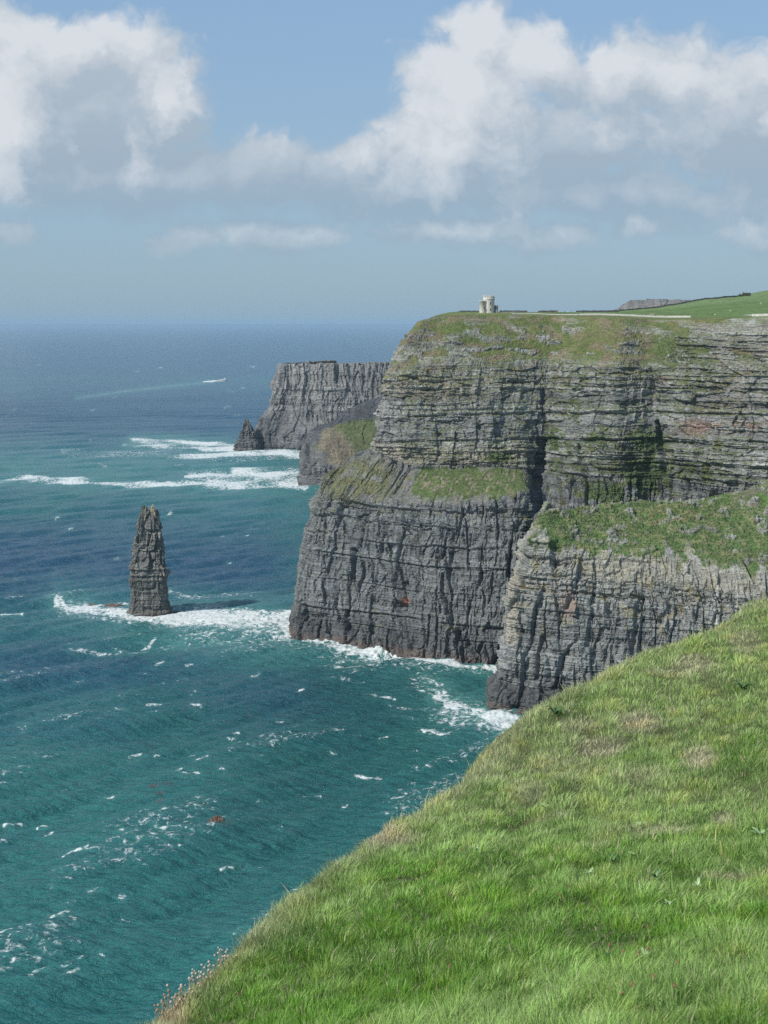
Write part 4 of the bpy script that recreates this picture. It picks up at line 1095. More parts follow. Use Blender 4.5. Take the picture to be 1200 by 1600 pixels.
ppl = [(840.5, 980, (.75, .74, .7), 'walker in a white coat, leftmost of the cliff-top walkers'), (843.5, 985, (.7, .7, .72), 'walker in pale grey, second from the left on the path'),
       (848, 1000, (.03, .04, .07), 'walker in navy beside the pale pair on the path'), (852, 1000, (.05, .05, .06), 'walker in black, middle of the dark group before the wall'),
       (858, 1005, (.55, .35, .05), 'walker in an orange jacket among the dark group'), (863, 1002, (.04, .06, .12), 'walker in dark blue next to the yellow jacket'),
       (870.5, 985, (.75, .75, .05), 'walker in a bright yellow jacket on the cliff path'), (876, 1000, (.5, .52, .5), 'walker in light grey between the yellow and white coats'),
       (882, 1000, (.4, .42, .45), 'walker in mid grey left of the tallest white coat'), (887.5, 985, (.82, .8, .78), 'walker in a long white coat, right of the group'), (893, 1000, (.5, .42, .36), 'walker in beige, rightmost of the cliff-top walkers'),
       (911, 968, (.04, .04, .05), 'lone walker in black on the path right of the group')]
for i, (u, y, c, lb) in enumerate(ppl):
    l = pick_y(u, y)
    person((l.x, l.y, l.z + .03), i * 1.3, c, (.06, .065, .09), lb, i)

# cows grazing beside the path
MCOW = simple_mat('cream_hide', (0.62, 0.55, 0.42), .9, .1)
MCOWD = simple_mat('dark_muzzle', (0.10, 0.07, 0.05), .9)
def cow(loc, rz, label):
    root = empty('cow', loc, rz, label=label, category='cow', group='cream cows beside the cliff path')
    V_ = [(-.85, 0, 1.1), (-.4, 0, 1.05), (.1, 0, 1.02), (.6, 0, 1.1), (.95, 0, 1.0), (1.2, 0, .7), (1.42, 0, .42), (1.6, 0, .25),
          (-.8, .2, .75), (-.92, .22, .42), (-.85, .22, .06), (-.8, -.2, .75), (-.75, -.22, .42), (-.7, -.22, .06), (.62, .2, .7), (.64, .21, .38), (.62, .21, .05), (.62, -.2, .7), (.78, -.21, .38), (.76, -.21, .05), (-1.05, 0, 1.0), (-1.1, 0, .55)]
    E_ = [(0, 1), (1, 2), (2, 3), (3, 4), (4, 5), (5, 6), (6, 7), (0, 8), (8, 9), (9, 10), (0, 11), (11, 12), (12, 13), (3, 14), (14, 15), (15, 16), (3, 17), (17, 18), (18, 19), (0, 20), (20, 21)]
    r_ = [.3, .36, .38, .36, .24, .17, .16, .09, .16, .08, .06, .16, .08, .06, .12, .07, .06, .12, .07, .06, .05, .03]
    skin_body('body', V_, E_, r_, MCOW, root, 1)
    for s in (1, -1):
        q = MB(); q.box((1.3, s * .22, .72), (.1, .2, .08), s * .3); q.build('ear', MCOWD, root)
    return root
for (u, y, rz, lb) in ((1017, 972, .1, 'cream cow grazing by the path, left one of the pair'), (1022, 976, .5, 'cream cow grazing by the path, right one of the pair')):
    l = pick_y(u, y); cow((l.x, l.y, l.z), rz, lb)
# notice posts
MSIGN = simple_mat('sign_pale', (0.7, 0.7, 0.68), .6)
def post(u, y, h, label):
    l = pick_y(u, y)
    root = empty('notice_post', l, label=label, category='sign', group='pale notice posts in the pasture')
    q = MB(); q.box((0, 0, h / 2), (.14, .14, h)); q.build('post', simple_mat('post_wood', (.3, .27, .22)), root)
    q = MB(); q.box((0, -.1, h - .35), (.8, .05, .65)); q.build('board', MSIGN, root)
post(1141, 960, 1.6, 'small pale notice post in the pasture, left one')
post(1189, 1010, 3.0, 'taller pale notice post in the pasture near the right edge')
post(1117, 918, 1.5, 'grey notice post at the right end of the long pale path')

# ------------------------------------------------------------------ boat
by = H * F / (594 - HY); bx = (350 - CX) / F * by
bt = empty('ferry_boat', (bx, by, 0.2), R(8), label='small white tour boat trailing a long white wake', category='boat')
hull = []
ns = 14
for i in range(ns):
    t = i / (ns - 1); wd = 3.1 * (1 - max(0, (t - .55) / .45) ** 2.2) + .05; sh = 2.0 + 1.3 * max(0, t - .5) ** 1.3 * 2
    x = -13 + 26 * t
    for (sy, z) in ((-1, sh), (-.85, .4), (-.3, -.8), (.3, -.8), (.85, .4), (1, sh)):
        hull.append((x + (0 if z < 1 else t * 1.2), sy * wd, z))
f = grid_faces(ns, 6).tolist(); q = MB(); q.v = hull; q.f = f + [[0, 5, 4, 3, 2, 1]] + [[i * 6, (i + 1) * 6, (i + 1) * 6 + 5, i * 6 + 5] for i in range(ns - 1)]
MWH = simple_mat('boat_white', (0.8, 0.8, 0.78), .4)
q.build('hull', MWH, bt)
q = MB(); q.box((1, 0, 3.6), (11, 4.6, 2.6), 0, .94); cb = q.build('cabin', MWH, bt)
q = MB(); q.box((1, 0, 3.9), (10.8, 4.66, .8)); q.build('window', MDARK, cb)
q = MB(); q.box((3.5, 0, 6.0), (4.5, 3.4, 2.2), 0, .9); br_ = q.build('bridge', MWH, bt)
q = MB(); q.box((3.5, 0, 6.3), (4.45, 3.4, .7)); q.build('window', MDARK, br_)
q = MB(); q.box((2.5, 0, 8.8), (.2, .2, 3.6)); q.box((2.5, 0, 9.3), (.15, 2.2, .15)); q.build('mast', MWH, bt)
q = MB(); q.box((-8, 0, 3.0), (6, 4.4, .15)); q.build('awning', simple_mat('awning_orange', (.6, .3, .15)), bt)
q = MB()
for s in (-1, 1):
    for sx in range(-12, 5, 2): q.box((sx, s * 2.9, 2.9), (.08, .08, 1.6))
    q.box((-4, s * 2.9, 3.7), (16.1, .1, .1)); q.box((-4, s * 2.9, 2.9), (16.1, .07, .07))
q.build('railing', MWH, bt)

# ================================================================== SEA
def sea_grid():
    vs = np.concatenate([np.arange(4200, 1700, -60.0), np.arange(1700, 1000, -1.1), np.arange(1000, 700, -.8), np.arange(700, 545, -.7), np.arange(545, 507, -1.0), [506.9, 506]])
    us = np.concatenate([np.arange(-3000, -60, 60.0), np.arange(-60, 900, 1.25), np.arange(900, 4200, 60.0)])
    return us, vs
us, vs = sea_grid()
Y = (H * F / (vs - HY))[:, None] * np.ones(len(us))[None, :]
X = (us - CX)[None, :] / F * Y
X = X.astype(np.float64)
rs = np.random.RandomState(4)
Zw = np.zeros_like(X); DX = np.zeros_like(X); DY = np.zeros_like(X)
sp = np.gradient(Y, axis=0) * -1; sp = np.abs(sp)
def wave(lam, amp, ang, ph, q=.6):
    global Zw, DX, DY
    k = 2 * np.pi / lam; dx, dy = math.cos(ang), math.sin(ang)
    fade = 1 - sst(np.maximum(sp, np.gradient(X, axis=1)) / lam, .16, .42)
    wob = 0.9 * noise2(X / (lam * 4), Y / (lam * 4), int(ph * 100)) * 2.2
    am = amp * (0.45 + 1.1 * np.clip(.5 + noise2(X / (lam * 3.5) + 9, Y / (lam * 3.5), int(ph * 77) + 5), 0, 1))
    th_ = k * (X * dx + Y * dy) + ph + wob
    s, c = np.sin(th_), np.cos(th_)
    Zw += am * s * fade; DX -= q * am * dx * -c * -1 * fade; DY -= q * am * dy * -c * -1 * fade
base_ang = R(-18)            # travel towards the right, crests run away from the eye
nearm = (1 - sst(Y, 520, 900))
wave(95, 1.35 * nearm + .12, R(-22), 1.1); wave(78, 1.15, R(-62), 4.0); wave(52, .6, R(-74), 2.5); wave(37, .42, R(-50), .5)
for i in range(9):
    lam = 26 * (0.8 ** i); wave(lam, lam * .0125, R(rs.uniform(-115, -35)), rs.uniform(0, 6.28), .8)
for i in range(12):
    lam = 8.5 * (0.87 ** i); wave(lam, lam * .014, R(rs.uniform(-135, -45)), rs.uniform(0, 6.28), .8)
Zs = Zw.astype(np.float32)
U = np.broadcast_to(us[None, :], X.shape).astype(np.float32); V = np.broadcast_to(vs[:, None], X.shape).astype(np.float32)
Xf = X.astype(np.float32); Yf = Y.astype(np.float32)
# ---- foam potential
foam = np.zeros_like(Zs)
aer = np.zeros_like(Zs)
wn_u = 14 * noise2(Xf / 60, Yf / 60, 21) + 5 * noise2(Xf / 18, Yf / 18, 22); wn_v = 5 * noise2(Xf / 50, Yf / 70, 23) + 2 * noise2(Xf / 15, Yf / 20, 24)
def sway(pts, hw, s=1.0, soft=.6, ae=.5, kv=1.0, wob=1.0):
    """pts (u, v) in the photo, half width hw in rows"""
    global foam, aer
    kk = hw
    pp = [(a, b * kv) for a, b in pts]
    sc = np.clip((V - HY) / 450, .15, 1.2) * wob
    u0 = min(a for a, b in pts) - hw * 6 - 40; u1 = max(a for a, b in pts) + hw * 6 + 40
    v0 = min(b for a, b in pts) - hw * 5 - 20; v1 = max(b for a, b in pts) + hw * 5 + 20
    r = np.where((vs > v0) & (vs < v1))[0]; c = np.where((us > u0) & (us < u1))[0]
    if len(r) == 0: return
    sl_ = (slice(r[0], r[-1] + 1), slice(c[0], c[-1] + 1))
    d = poly_dist(U[sl_] + (wn_u * sc)[sl_], (V[sl_] + (wn_v * sc)[sl_]) * kv, pp, kk)
    foam[sl_] = np.maximum(foam[sl_], s * (1 - sst(d, 1 - soft, 1 + soft)))
    aer[sl_] = np.maximum(aer[sl_], ae * s * (1 - sst(d, .6, 4.6)))
# far surf zone
sway([(205, 690), (260, 690), (300, 692), (365, 697)], 4.5, 1.0, kv=1)
sway([(195, 695), (300, 698), (370, 704)], 4.0, .9)
sway([(100, 708), (170, 710), (240, 708), (330, 712), (480, 716)], 6, .62, .8)
sway([(280, 713), (350, 712), (480, 708)], 6, .85, .8)
sway([(360, 706), (420, 708), (480, 712)], 7, .95)
sway([(300, 745), (360, 750), (480, 750)], 11, .9, .7)
sway([(370, 745), (420, 747), (500, 748)], 15, .95, .5)
sway([(0, 752), (40, 749), (90, 750), (150, 755), (220, 757), (300, 757), (400, 760), (480, 763)], 4.5, 1.0, .5)
sway([(290, 744), (345, 745)], 2.5, .9); sway([(265, 714), (290, 712)], 2.0, .8); sway([(270, 728), (300, 727)], 1.6, .7); sway([(130, 722), (170, 730)], 1.5, .6)
sway([(400, 735), (480, 735)], 6, .6, .8); sway([(0, 738), (100, 725), (300, 730), (480, 730)], 20, .0, .5, 1)
aer = np.maximum(aer, .42 * np.exp(-((V - 728) / 42) ** 2) * sst(U, -200, 60)); 
aer = np.maximum(aer, .3 * np.exp(-((V - 795) / 22) ** 2) * sst(U, 200, 450))
# around the sea stack
sway([(85, 943), (120, 950), (170, 955), (220, 960), (270, 965), (330, 962), (400, 958), (470, 958)], 8, 1.0, .5)
sway([(130, 946), (200, 960), (260, 970), (350, 975), (440, 975), (470, 985)], 9, .95, .7)
sway([(290, 985), (360, 985), (450, 990)], 16, .7, .9, .8)
sway([(330, 1000), (400, 1002), (460, 1006)], 14, .45, .9, .9)
sway([(300, 965), (400, 965), (465, 975)], 14, .9, .6)
sway([(100, 948), (180, 958), (260, 968), (350, 966), (470, 968)], 16, .62, .7)
sway([(320, 975), (400, 985), (470, 995)], 16, .55, .9)
sway([(80, 945), (90, 940), (130, 942), (200, 941)], 2.5, .8)
sway([(262, 925), (290, 930), (330, 928), (415, 925)], 3.0, .6, .9); sway([(300, 935), (400, 930)], 4.0, .45, .9)
sway([(110, 1015), (160, 1017), (210, 1017), (240, 1005), (247, 998)], 2.3, .72, .9, .3); sway([(180, 1012), (230, 1015)], 1.6, .6, .9, .2)
sway([(250, 1010), (330, 1005), (420, 1005)], 12, .36, .9, .8)
sway([(0, 963), (35, 964)], 1.6, .8)
# along the main cliff foot
sway([(455, 992), (480, 1003), (520, 1010), (560, 1016), (600, 1020), (625, 1022)], 6.5, 1.0, .5)
sway([(590, 1018), (612, 1016), (640, 1025)], 8, 1.0, .5)
sway([(640, 1028), (680, 1038), (720, 1044), (775, 1046), (800, 1044)], 3.6, 1.0, .5)
sway([(470, 1000), (540, 1014), (620, 1026)], 11, .8, .6)
sway([(690, 1120), (760, 1130), (820, 1150)], 18, .6, .8)
sway([(690, 1046), (780, 1052)], 6, .5, .9)
sway([(460, 1005), (540, 1025), (620, 1035), (680, 1045)], 10, .5, .9, .7)
sway([(480, 1035), (560, 1050), (620, 1045)], 3.0, .6, .9, .4); sway([(520, 1030), (560, 1028)], 2.5, .6, .9, .4)
sway([(505, 1062), (540, 1066), (580, 1066)], 2.2, .5, .9, .3); sway([(570, 1085), (610, 1090)], 2.2, .7, .9, .3)
# surf off the near buttress
sway([(665, 1060), (690, 1072), (700, 1088)], 4.5, .85, .8, .9)
sway([(685, 1085), (705, 1100), (740, 1112), (770, 1122), (815, 1135)], 11, .9, .7, 1.0)
sway([(700, 1105), (750, 1118), (780, 1130), (830, 1140)], 9, .95, .6, 1.0)
sway([(690, 1120), (720, 1135), (760, 1140)], 6, .6, .9, .9); sway([(640, 1105), (690, 1115)], 3.0, .55, .9, .5)
sway([(655, 1140), (700, 1148), (725, 1142)], 3, .7, .9, .5); sway([(640, 1075), (680, 1085)], 3.0, .5, .9, .5); sway([(610, 1120), (650, 1125)], 2, .5, .9)
sway([(670, 1128), (710, 1122)], 4, .55, .9)
sway([(660, 1065), (690, 1085), (720, 1105), (790, 1125)], 20, .5, .9)
sway([(630, 1075), (665, 1070)], 3, .5, .9); sway([(600, 1100), (650, 1108), (690, 1125)], 3, .5, .9)
sway([(750, 1160), (800, 1150)], 4, .5, .9); sway([(560, 1203), (600, 1205)], 2.5, .75, .9, .2); sway([(450, 1235), (495, 1238)], 1.8, .6, .8, .1)
# scattered white horses (u, v, length, half width)
WH = [(120, 1335, 50, 1.8), (150, 1333, 30, 1.6), (255, 1302, 24, 1.8), (275, 1300, 24, 1.6), (90, 1432, 22, 3), (100, 1425, 18, 3), (40, 1460, 20, 2), (60, 1520, 24, 2.5), (145, 1395, 14, 2), (185, 1395, 10, 2), (15, 1280, 34, 2), (68, 1285, 22, 1.8), (150, 1500, 12, 2), (240, 1103, 22, 2.2), (305, 1105, 20, 1.8),
      (190, 1110, 20, 1.4), (325, 1188, 16, 2.2), (300, 1210, 26, 2.0), (285, 1205, 14, 1.5), (35, 1140, 14, 2), (290, 1058, 22, 1.6), (250, 1040, 20, 1.2), (310, 1185, 10, 1.2), (345, 1207, 9, 1.2), (370, 1150, 12, 1.4), (365, 1160, 14, 1.4), (300, 1082, 14, 1.2), (360, 1345, 40, 1.8), (388, 1340, 10, 1.5), (215, 1180, 26, 2.0), (250, 1182, 9, 1), (440, 1130, 12, 1.2),
      (185, 1435, 12, 2), (110, 1410, 12, 1.5), (10, 1470, 22, 2), (20, 1478, 18, 1.4), (50, 1587, 16, 3), (85, 1390, 10, 1.5), (170, 1350, 8, 1.6), (200, 1350, 10, 2), (95, 1368, 16, 1.4), (80, 1300, 18, 1.4), (310, 1250, 14, 1.5), (265, 1270, 14, 1.2), (465, 1395, 12, 3), (395, 1250, 10, 1.2), (300, 1040, 16, 1.2), (110, 825, 6, 1.5), (265, 803, 12, 1.8), (345, 838, 7, 1.2), (385, 836, 6, 1), (402, 826, 14, 1), (395, 572, 8, .6), (360, 612, 7, .7), (355, 636, 12, .8), (380, 606, 6, .7), (50, 790, 10, 1), (185, 872, 8, 1), (20, 640, 8, .6), (145, 641, 6, .6),
      (370, 648, 10, .6), (60, 570, 10, .4), (250, 575, 14, .4), (180, 620, 8, .5), (90, 810, 6, 1), (360, 880, 8, 1), (410, 955, 6, 1.2), (30, 905, 6, 1), (130, 1060, 16, 1.4), (60, 1180, 12, 1.2), (170, 1240, 16, 1.4), (430, 1290, 14, 1.6), (540, 1265, 12, 1.4), (520, 1170, 12, 1.4), (470, 1080, 12, 1.2), (400, 1060, 14, 1.2), (560, 1150, 10, 1.2), (600, 1150, 14, 1.4)]
rr_ = random.Random(8)
for (u, v, L, hw) in WH:
    t = rr_.uniform(-.35, .1); sway([(u - L * .42, v - t * L / 2 + rr_.uniform(-1, 1)), (u - L * .12, v + rr_.uniform(-2, 2)), (u + L * .42, v + t * L / 2)], hw * 1.2, .76, .95, .25, 1.0, .6)
for _ in range(80):
    v = HY + 45 + 1050 * rr_.random() ** .9; u = rr_.uniform(-40, 900); L = rr_.uniform(4, 13) * (.4 + (v - HY) / 700); t = rr_.uniform(-.4, .05)
    sway([(u - L / 2, v - t * L / 2), (u + L / 2, v + t * L / 2)], 1.0 + rr_.random() * 1.6 * (v - HY) / 700, rr_.uniform(.3, .62), .95, .1, 1.0, .8)
# boat wake
sway([(352, 594), (335, 595.5), (318, 597)], 1.7, 1.0, .7, 0, 1, .0); sway([(330, 596), (300, 600), (250, 605), (190, 612), (120, 622)], 1.5, .46, .9, .6, 1, .1)
sway([(366, 590), (372, 596), (380, 604)], .7, .5, .9, 0, 1, 0)
# crest foam in the swell
big_f = fbm(Xf / 26, Yf / 40, 71, 4, .6); far_f = fbm(Xf / 70, Yf / 90, 72, 4, .6)
ff = sst(Yf, 1000, 1500)
foam = foam * (1 - np.clip(.22 - .9 * lerp(big_f, far_f, ff), 0, .62) * sst(foam, .3, .6) * lerp(.75, 1.0, ff))
cr = sst(Zs / 1.1 + .6 * fbm(Xf / 9, Yf / 9, 41, 3), 1.45, 2.1) * .4 * (1 - sst(Yf, 900, 1500))
foam = np.maximum(foam, cr)
kelp = np.maximum.reduce([blob(U, V, 242, 1228, 8, 2.5), blob(U, V, 252, 1238, 7, 2.5), blob(U, V, 255, 1253, 7, 2), blob(U, V, 290, 1268, 9, 2.2), blob(U, V, 265, 1225, 9, 1.5), blob(U, V, 338, 1292, 18, 6) * .5])
# colour zones: 1 = teal (sandy / shallow), 0 = deep navy
teal = .62 + .35 * fbm(Xf / 120, Yf / 220, 51, 3)
navy = np.maximum.reduce([np.exp(-((V - 880) / 75) ** 2) * (1 - .7 * sst(U, 380, 500)), np.exp(-((V - 650) / 70) ** 2), .8 * np.exp(-(((U - 440) / 130) ** 2 + ((V - 1090) / 45) ** 2)), sst(-V, -640, -560) * .9, .65 * blob(U, V, 120, 1040, 240, 34, .8)])
teal = teal * (1 - .85 * navy)
teal = np.maximum(teal, .75 * sst(V, 1050, 1200) + .0 * U)
teal = np.maximum(teal, aer)
depthd = blob(U, V, 540, 1150, 260, 130, .8) * .5 + blob(U, V, 450, 1330, 180, 90, .8) * .25
Zs2 = Zs + foam * .5 * (1 - sst(Yf, 1200, 2500)) * np.abs(noise2(Xf / 3, Yf / 3, 61))
spl = blob(U, V, 607, 1018, 26, 9, .6) * 3.2 * np.clip(.6 + noise2(Xf / 3, Yf / 3, 63), 0, 2) + blob(U, V, 500, 1006, 40, 6, .6) * 1.6 * np.clip(.3 + noise2(Xf / 2.5, Yf / 2.5, 64), 0, 2)
Zs2 = Zs2 + spl
co = np.stack([X + DX, Y + DY, Zs2], -1).reshape(-1, 3)
mw, t, bs, out = new_mat('sea_water')
fo = t.new('ShaderNodeAttribute'); fo.attribute_name = 'foam'
te = t.new('ShaderNodeAttribute'); te.attribute_name = 'teal'
de = t.new('ShaderNodeAttribute'); de.attribute_name = 'deep'
ke = t.new('ShaderNodeAttribute'); ke.attribute_name = 'kelp'
ae = t.new('ShaderNodeAttribute'); ae.attribute_name = 'aer'
geo = t.new('ShaderNodeNewGeometry').outputs['Position']
# foam break-up
fw = t.new('ShaderNodeTexNoise'); fw.inputs['Scale'].default_value = .12; fw.inputs['Detail'].default_value = 3; t.l.new(geo, fw.inputs['Vector'])
warp = t.vm('ADD', geo, t.vm('MULTIPLY', t.vm('SUBTRACT', fw.outputs['Color'], (.5, .5, .5)), (9, 9, 0)))
fn = t.noise(t.scalev(warp, (1, .8, 0)), .34, 9, .74)
vo = t.new('ShaderNodeTexVoronoi'); vo.feature = 'DISTANCE_TO_EDGE'; vo.inputs['Scale'].default_value = .22; vo.inputs['Detail'].default_value = 2; vo.inputs['Roughness'].default_value = .6
t.l.new(t.scalev(warp, (1, .7, 0)), vo.inputs['Vector'])
lace = t.rng(vo.outputs[0], 0.0, .22, 1.0, 0.0)
pot = t.m('ADD', t.m('MULTIPLY', fo.outputs['Fac'], 1.38), t.m('ADD', t.m('MULTIPLY', t.m('SUBTRACT', fn, .5), 3.6), t.m('MULTIPLY', lace, .35)))
fm = t.rng(pot, .85, 1.5, 0, 1, True)
fm = t.m('MULTIPLY', fm, t.rng(fo.outputs['Fac'], .02, .25, 0, 1))
deepc = t.mix(te.outputs['Fac'], (0.012, 0.054, 0.120), (0.032, 0.185, 0.148))
deepc = t.mix(ae.outputs['Fac'], deepc, (0.10, 0.30, 0.27))
deepc = t.mix(de.outputs['Fac'], deepc, (0.008, 0.072, 0.06))
cn = t.noise(t.scalev(geo, (.5, 1.0, 0)), .05, 6, .65)
deepc2 = t.mix(t.rng(cn, .35, .7, 0, .35), deepc, (0.014, 0.09, 0.12))
deepc2 = t.mix(t.m('MULTIPLY', ke.outputs['Fac'], .55), deepc2, (0.09, 0.06, 0.05))
mixs = t.new('ShaderNodeMixShader')
bs.inputs['Base Color'].default_value = (0, 0, 0, 1)
t.put(bs.inputs['Base Color'], deepc2)
bs.inputs['IOR'].default_value = 1.33
bs.inputs['Roughness'].default_value = .2
bs.inputs['Specular IOR Level'].default_value = .42
# ripples: finer than the mesh, fading with distance
cd = t.new('ShaderNodeCameraData')
dist = t.vm('LENGTH', geo)
r1 = t.noise(t.scalev(geo, (.65, 1.4, 0)), .42, 7, .66, .3)
r2 = t.noise(t.scalev(geo, (.45, 1.3, 0)), .12, 5, .62, .3)
r3 = t.noise(t.scalev(geo, (.35, 1.2, 0)), .018, 6, .7)
bmp = t.new('ShaderNodeBump'); bmp.inputs['Distance'].default_value = 1.5; bmp.inputs['Strength'].default_value = .95
t.l.new(r1, bmp.inputs['Height'])
bmp2 = t.new('ShaderNodeBump'); bmp2.inputs['Distance'].default_value = 4.5; bmp2.inputs['Strength'].default_value = .8
t.l.new(r2, bmp2.inputs['Height']); t.l.new(bmp.outputs[0], bmp2.inputs['Normal'])
bmp3 = t.new('ShaderNodeBump'); bmp3.inputs['Distance'].default_value = 22.0; bmp3.inputs['Strength'].default_value = .35
t.l.new(r3, bmp3.inputs['Height']); t.l.new(bmp2.outputs[0], bmp3.inputs['Normal'])
t.l.new(bmp3.outputs[0], bs.inputs['Normal'])
df = t.new('ShaderNodeBsdfDiffuse')
fcol = t.mix(t.rng(fn, .4, .7), (0.50, 0.56, 0.56), (0.80, 0.81, 0.79))
t.put(df.inputs['Color'], fcol)
bf = t.new('ShaderNodeBump'); bf.inputs['Distance'].default_value = 1.2; bf.inputs['Strength'].default_value = .6
t.l.new(fn, bf.inputs['Height']); t.l.new(bf.outputs[0], df.inputs['Normal'])
t.l.new(fm, mixs.inputs[0]); t.l.new(bs.outputs[0], mixs.inputs[1]); t.l.new(df.outputs[0], mixs.inputs[2])
t.l.new(mixs.outputs[0], out.inputs[0])
me = fast_mesh('sea', co, grid_faces(len(vs), len(us)), mw, True)
set_fattr(me, 'foam', foam); set_fattr(me, 'teal', np.clip(teal, 0, 1)); set_fattr(me, 'deep', np.clip(depthd, 0, 1)); set_fattr(me, 'kelp', kelp); set_fattr(me, 'aer', np.clip(aer, 0, 1))
link('sea', me, kind='structure', label='open Atlantic water, teal near the cliffs and navy further out')

# ================================================================== FOREGROUND SLOPE
def Pw(u, v, d): return np.array([(u - CX) / F * d, d, H - (v - HY) / F * d])
EDGE = [(150,1700,11.5),(240,1612,13),(262,1585,13.4),(330,1524,14.5),(385,1492,15.8),(420,1452,17),(460,1408,18.2),(500,1376,19.4),(545,1350,20.8),(570,1322,21.8),(600,1300,22.8),(640,1284,24.5),(700,1244,27),(740,1214,29),(765,1188,30.5),(785,1152,32),(820,1112,34.5),(870,1090,37.5),(930,1060,41),(1000,1024,45.5),(1060,1003,49.5),(1100,992,52.5),(1140,964,56),(1180,943,60),(1210,928,63),(1300,890,72),(1400,860,84)]
E = np.array([Pw(u, v, d) for u, v, d in EDGE])
inner = [(1200,1600,7.2),(900,1600,8.6),(600,1600,10.2),(400,1600,11.6),(1200,1400,12.5),(900,1400,14.2),(700,1400,15.8),(1200,1250,19.5),(1000,1250,21.2),(850,1230,24),(1200,1100,30),(1050,1120,32),(1200,1000,43)]
I = np.array([Pw(*q_) for q_ in inner]); 
allp = np.concatenate([E, I, [[0, 0, H - 1.65], [3, 1, H - 1.5], [-2, 4, H - 3.2]]])
# smooth surface: thin plate spline with a little smoothing, in (x, y)
def tps_fit(p, lam=.6):
    n = len(p); d = np.hypot(p[:, 0][:, None] - p[:, 0], p[:, 1][:, None] - p[:, 1])
    Km = np.where(d > 0, d * d * np.log(d + 1e-9), 0); A_ = np.zeros((n + 3, n + 3)); A_[:n, :n] = Km + lam * np.eye(n)
    Q = np.c_[np.ones(n), p[:, :2]]; A_[:n, n:] = Q; A_[n:, :n] = Q.T
    return np.linalg.solve(A_, np.r_[p[:, 2], 0, 0, 0])
tw_ = tps_fit(allp)
def tps(x, y):
    s = tw_[-3] + tw_[-2] * x + tw_[-1] * y
    for i in range(len(allp)):
        d2 = (x - allp[i, 0]) ** 2 + (y - allp[i, 1]) ** 2
        s = s + tw_[i] * .5 * d2 * np.log(d2 + 1e-9)
    return s
def edge_sd(x, y):
    """signed distance to rim in plan, positive = outside (seaward, left)"""
    best = np.full(x.shape, 1e9); sg = np.zeros(x.shape)
    for a, b in zip(E[:-1], E[1:]):
        dx, dy = b[0] - a[0], b[1] - a[1]
        t = np.clip(((x - a[0]) * dx + (y - a[1]) * dy) / (dx * dx + dy * dy), 0, 1)
        d = np.hypot(x - a[0] - t * dx, y - a[1] - t * dy)
        cr_ = dx * (y - a[1]) - dy * (x - a[0])
        m_ = d < best; best = np.where(m_, d, best); sg = np.where(m_, np.sign(cr_), sg)
    return best * sg
def hill_z(x, y):
    sd_ = edge_sd(x, y)
    z = tps(x, y)
    k = np.clip(y / 25, .5, 2.2)
    o = np.maximum(sd_ + .35 * k, 0)
    z = z - 1.1 * o ** 2 / (k + o) - .9 * o * sst(o, .5 * k, 2 * k)
    z = z + .07 * k * fbm(x / (1.3 * k), y / (1.6 * k), 801, 3) * (1 - sst(np.abs(sd_), 0, .5) * 0) + .06 * k * fbm(x / (.5 * k), y / (.6 * k), 803, 2) + .09 * k * noise2(x / (2.2 * k), y / (2.6 * k), 804) + .16 * k * fbm(x / 6, y / 6, 802, 2) * sst(-sd_, .3, 2.5)
    return z, sd_
az = np.linspace(R(-28), R(34), 420); ld = np.exp(np.linspace(math.log(2.2), math.log(120), 460))
AZ, LD = np.meshgrid(az, ld)
hx = LD * np.sin(AZ); hy = LD * np.cos(AZ)
hz_, hsd = hill_z(hx, hy)
hz_ = np.maximum(hz_, H - 60)
co = np.stack([hx, hy, hz_], -1).reshape(-1, 3)
ms_, t, bs, out = new_mat('hill_soil')
c_ = t.new('ShaderNodeTexCoord').outputs['Object']
t.put(bs.inputs['Base Color'], t.mix(t.rng(t.noise(c_, 6, 6, .7), .35, .65), (0.06, 0.075, 0.025), (0.17, 0.16, 0.085)))
bs.inputs['Roughness'].default_value = .95
bb = t.new('ShaderNodeBump'); bb.inputs['Distance'].default_value = .05; t.l.new(t.noise(c_, 20, 4, .7), bb.inputs['Height']); t.l.new(bb.outputs[0], bs.inputs['Normal'])
me = fast_mesh('grass_hill', co, grid_faces(len(ld), len(az)), ms_, True)
link('grass_hill', me, kind='structure', label='steep grassy slope in the foreground')

# ---- grass blades
rs = np.random.RandomState(77)
NB = 860000
a_ = rs.uniform(R(-20), R(20), NB); l_ = np.exp(rs.uniform(math.log(5.6), math.log(82), NB))
gx = l_ * np.sin(a_); gy = l_ * np.cos(a_)
gz, gsd = hill_z(gx, gy)
gu = CX + F * gx / gy; gv = HY + F * (H - gz) / gy
keep = (gsd < 2.2 * np.clip(gy / 25, .5, 2.2)) & (gu > -60) & (gu < 1260) & (gv < 1760)
gx, gy, gz, gsd, gu, gv = [q_[keep].astype(np.float64) for q_ in (gx, gy, gz, gsd, gu, gv)]
n = len(gx)
ex = .12; e1, _ = hill_z(gx + ex, gy); e2, _ = hill_z(gx, gy + ex)
nx = -(e1 - gz) / ex; ny = -(e2 - gz) / ex; nl = np.sqrt(nx * nx + ny * ny + 1)
cl1 = fbm(gx / .55, gy / .55, 810, 3); cl2 = fbm(gx / 2.6, gy / 3.4, 811, 4, .6); cl3 = fbm(gx / 9, gy / 12, 812, 3)
dist_ = np.hypot(gx, gy)
hgt = (.075 + .00155 * gy) * (1 + .6 * cl1 + .35 * cl2) * rs.uniform(.5, 1.35, n) * np.where(rs.random_sample(n) < .012, 1.9, 1)
rim = np.exp(-(gsd / (np.clip(gy / 25, .6, 2) * .9)) ** 2)
hgt = np.clip(hgt * (1 + .35 * rim), .05, .6)
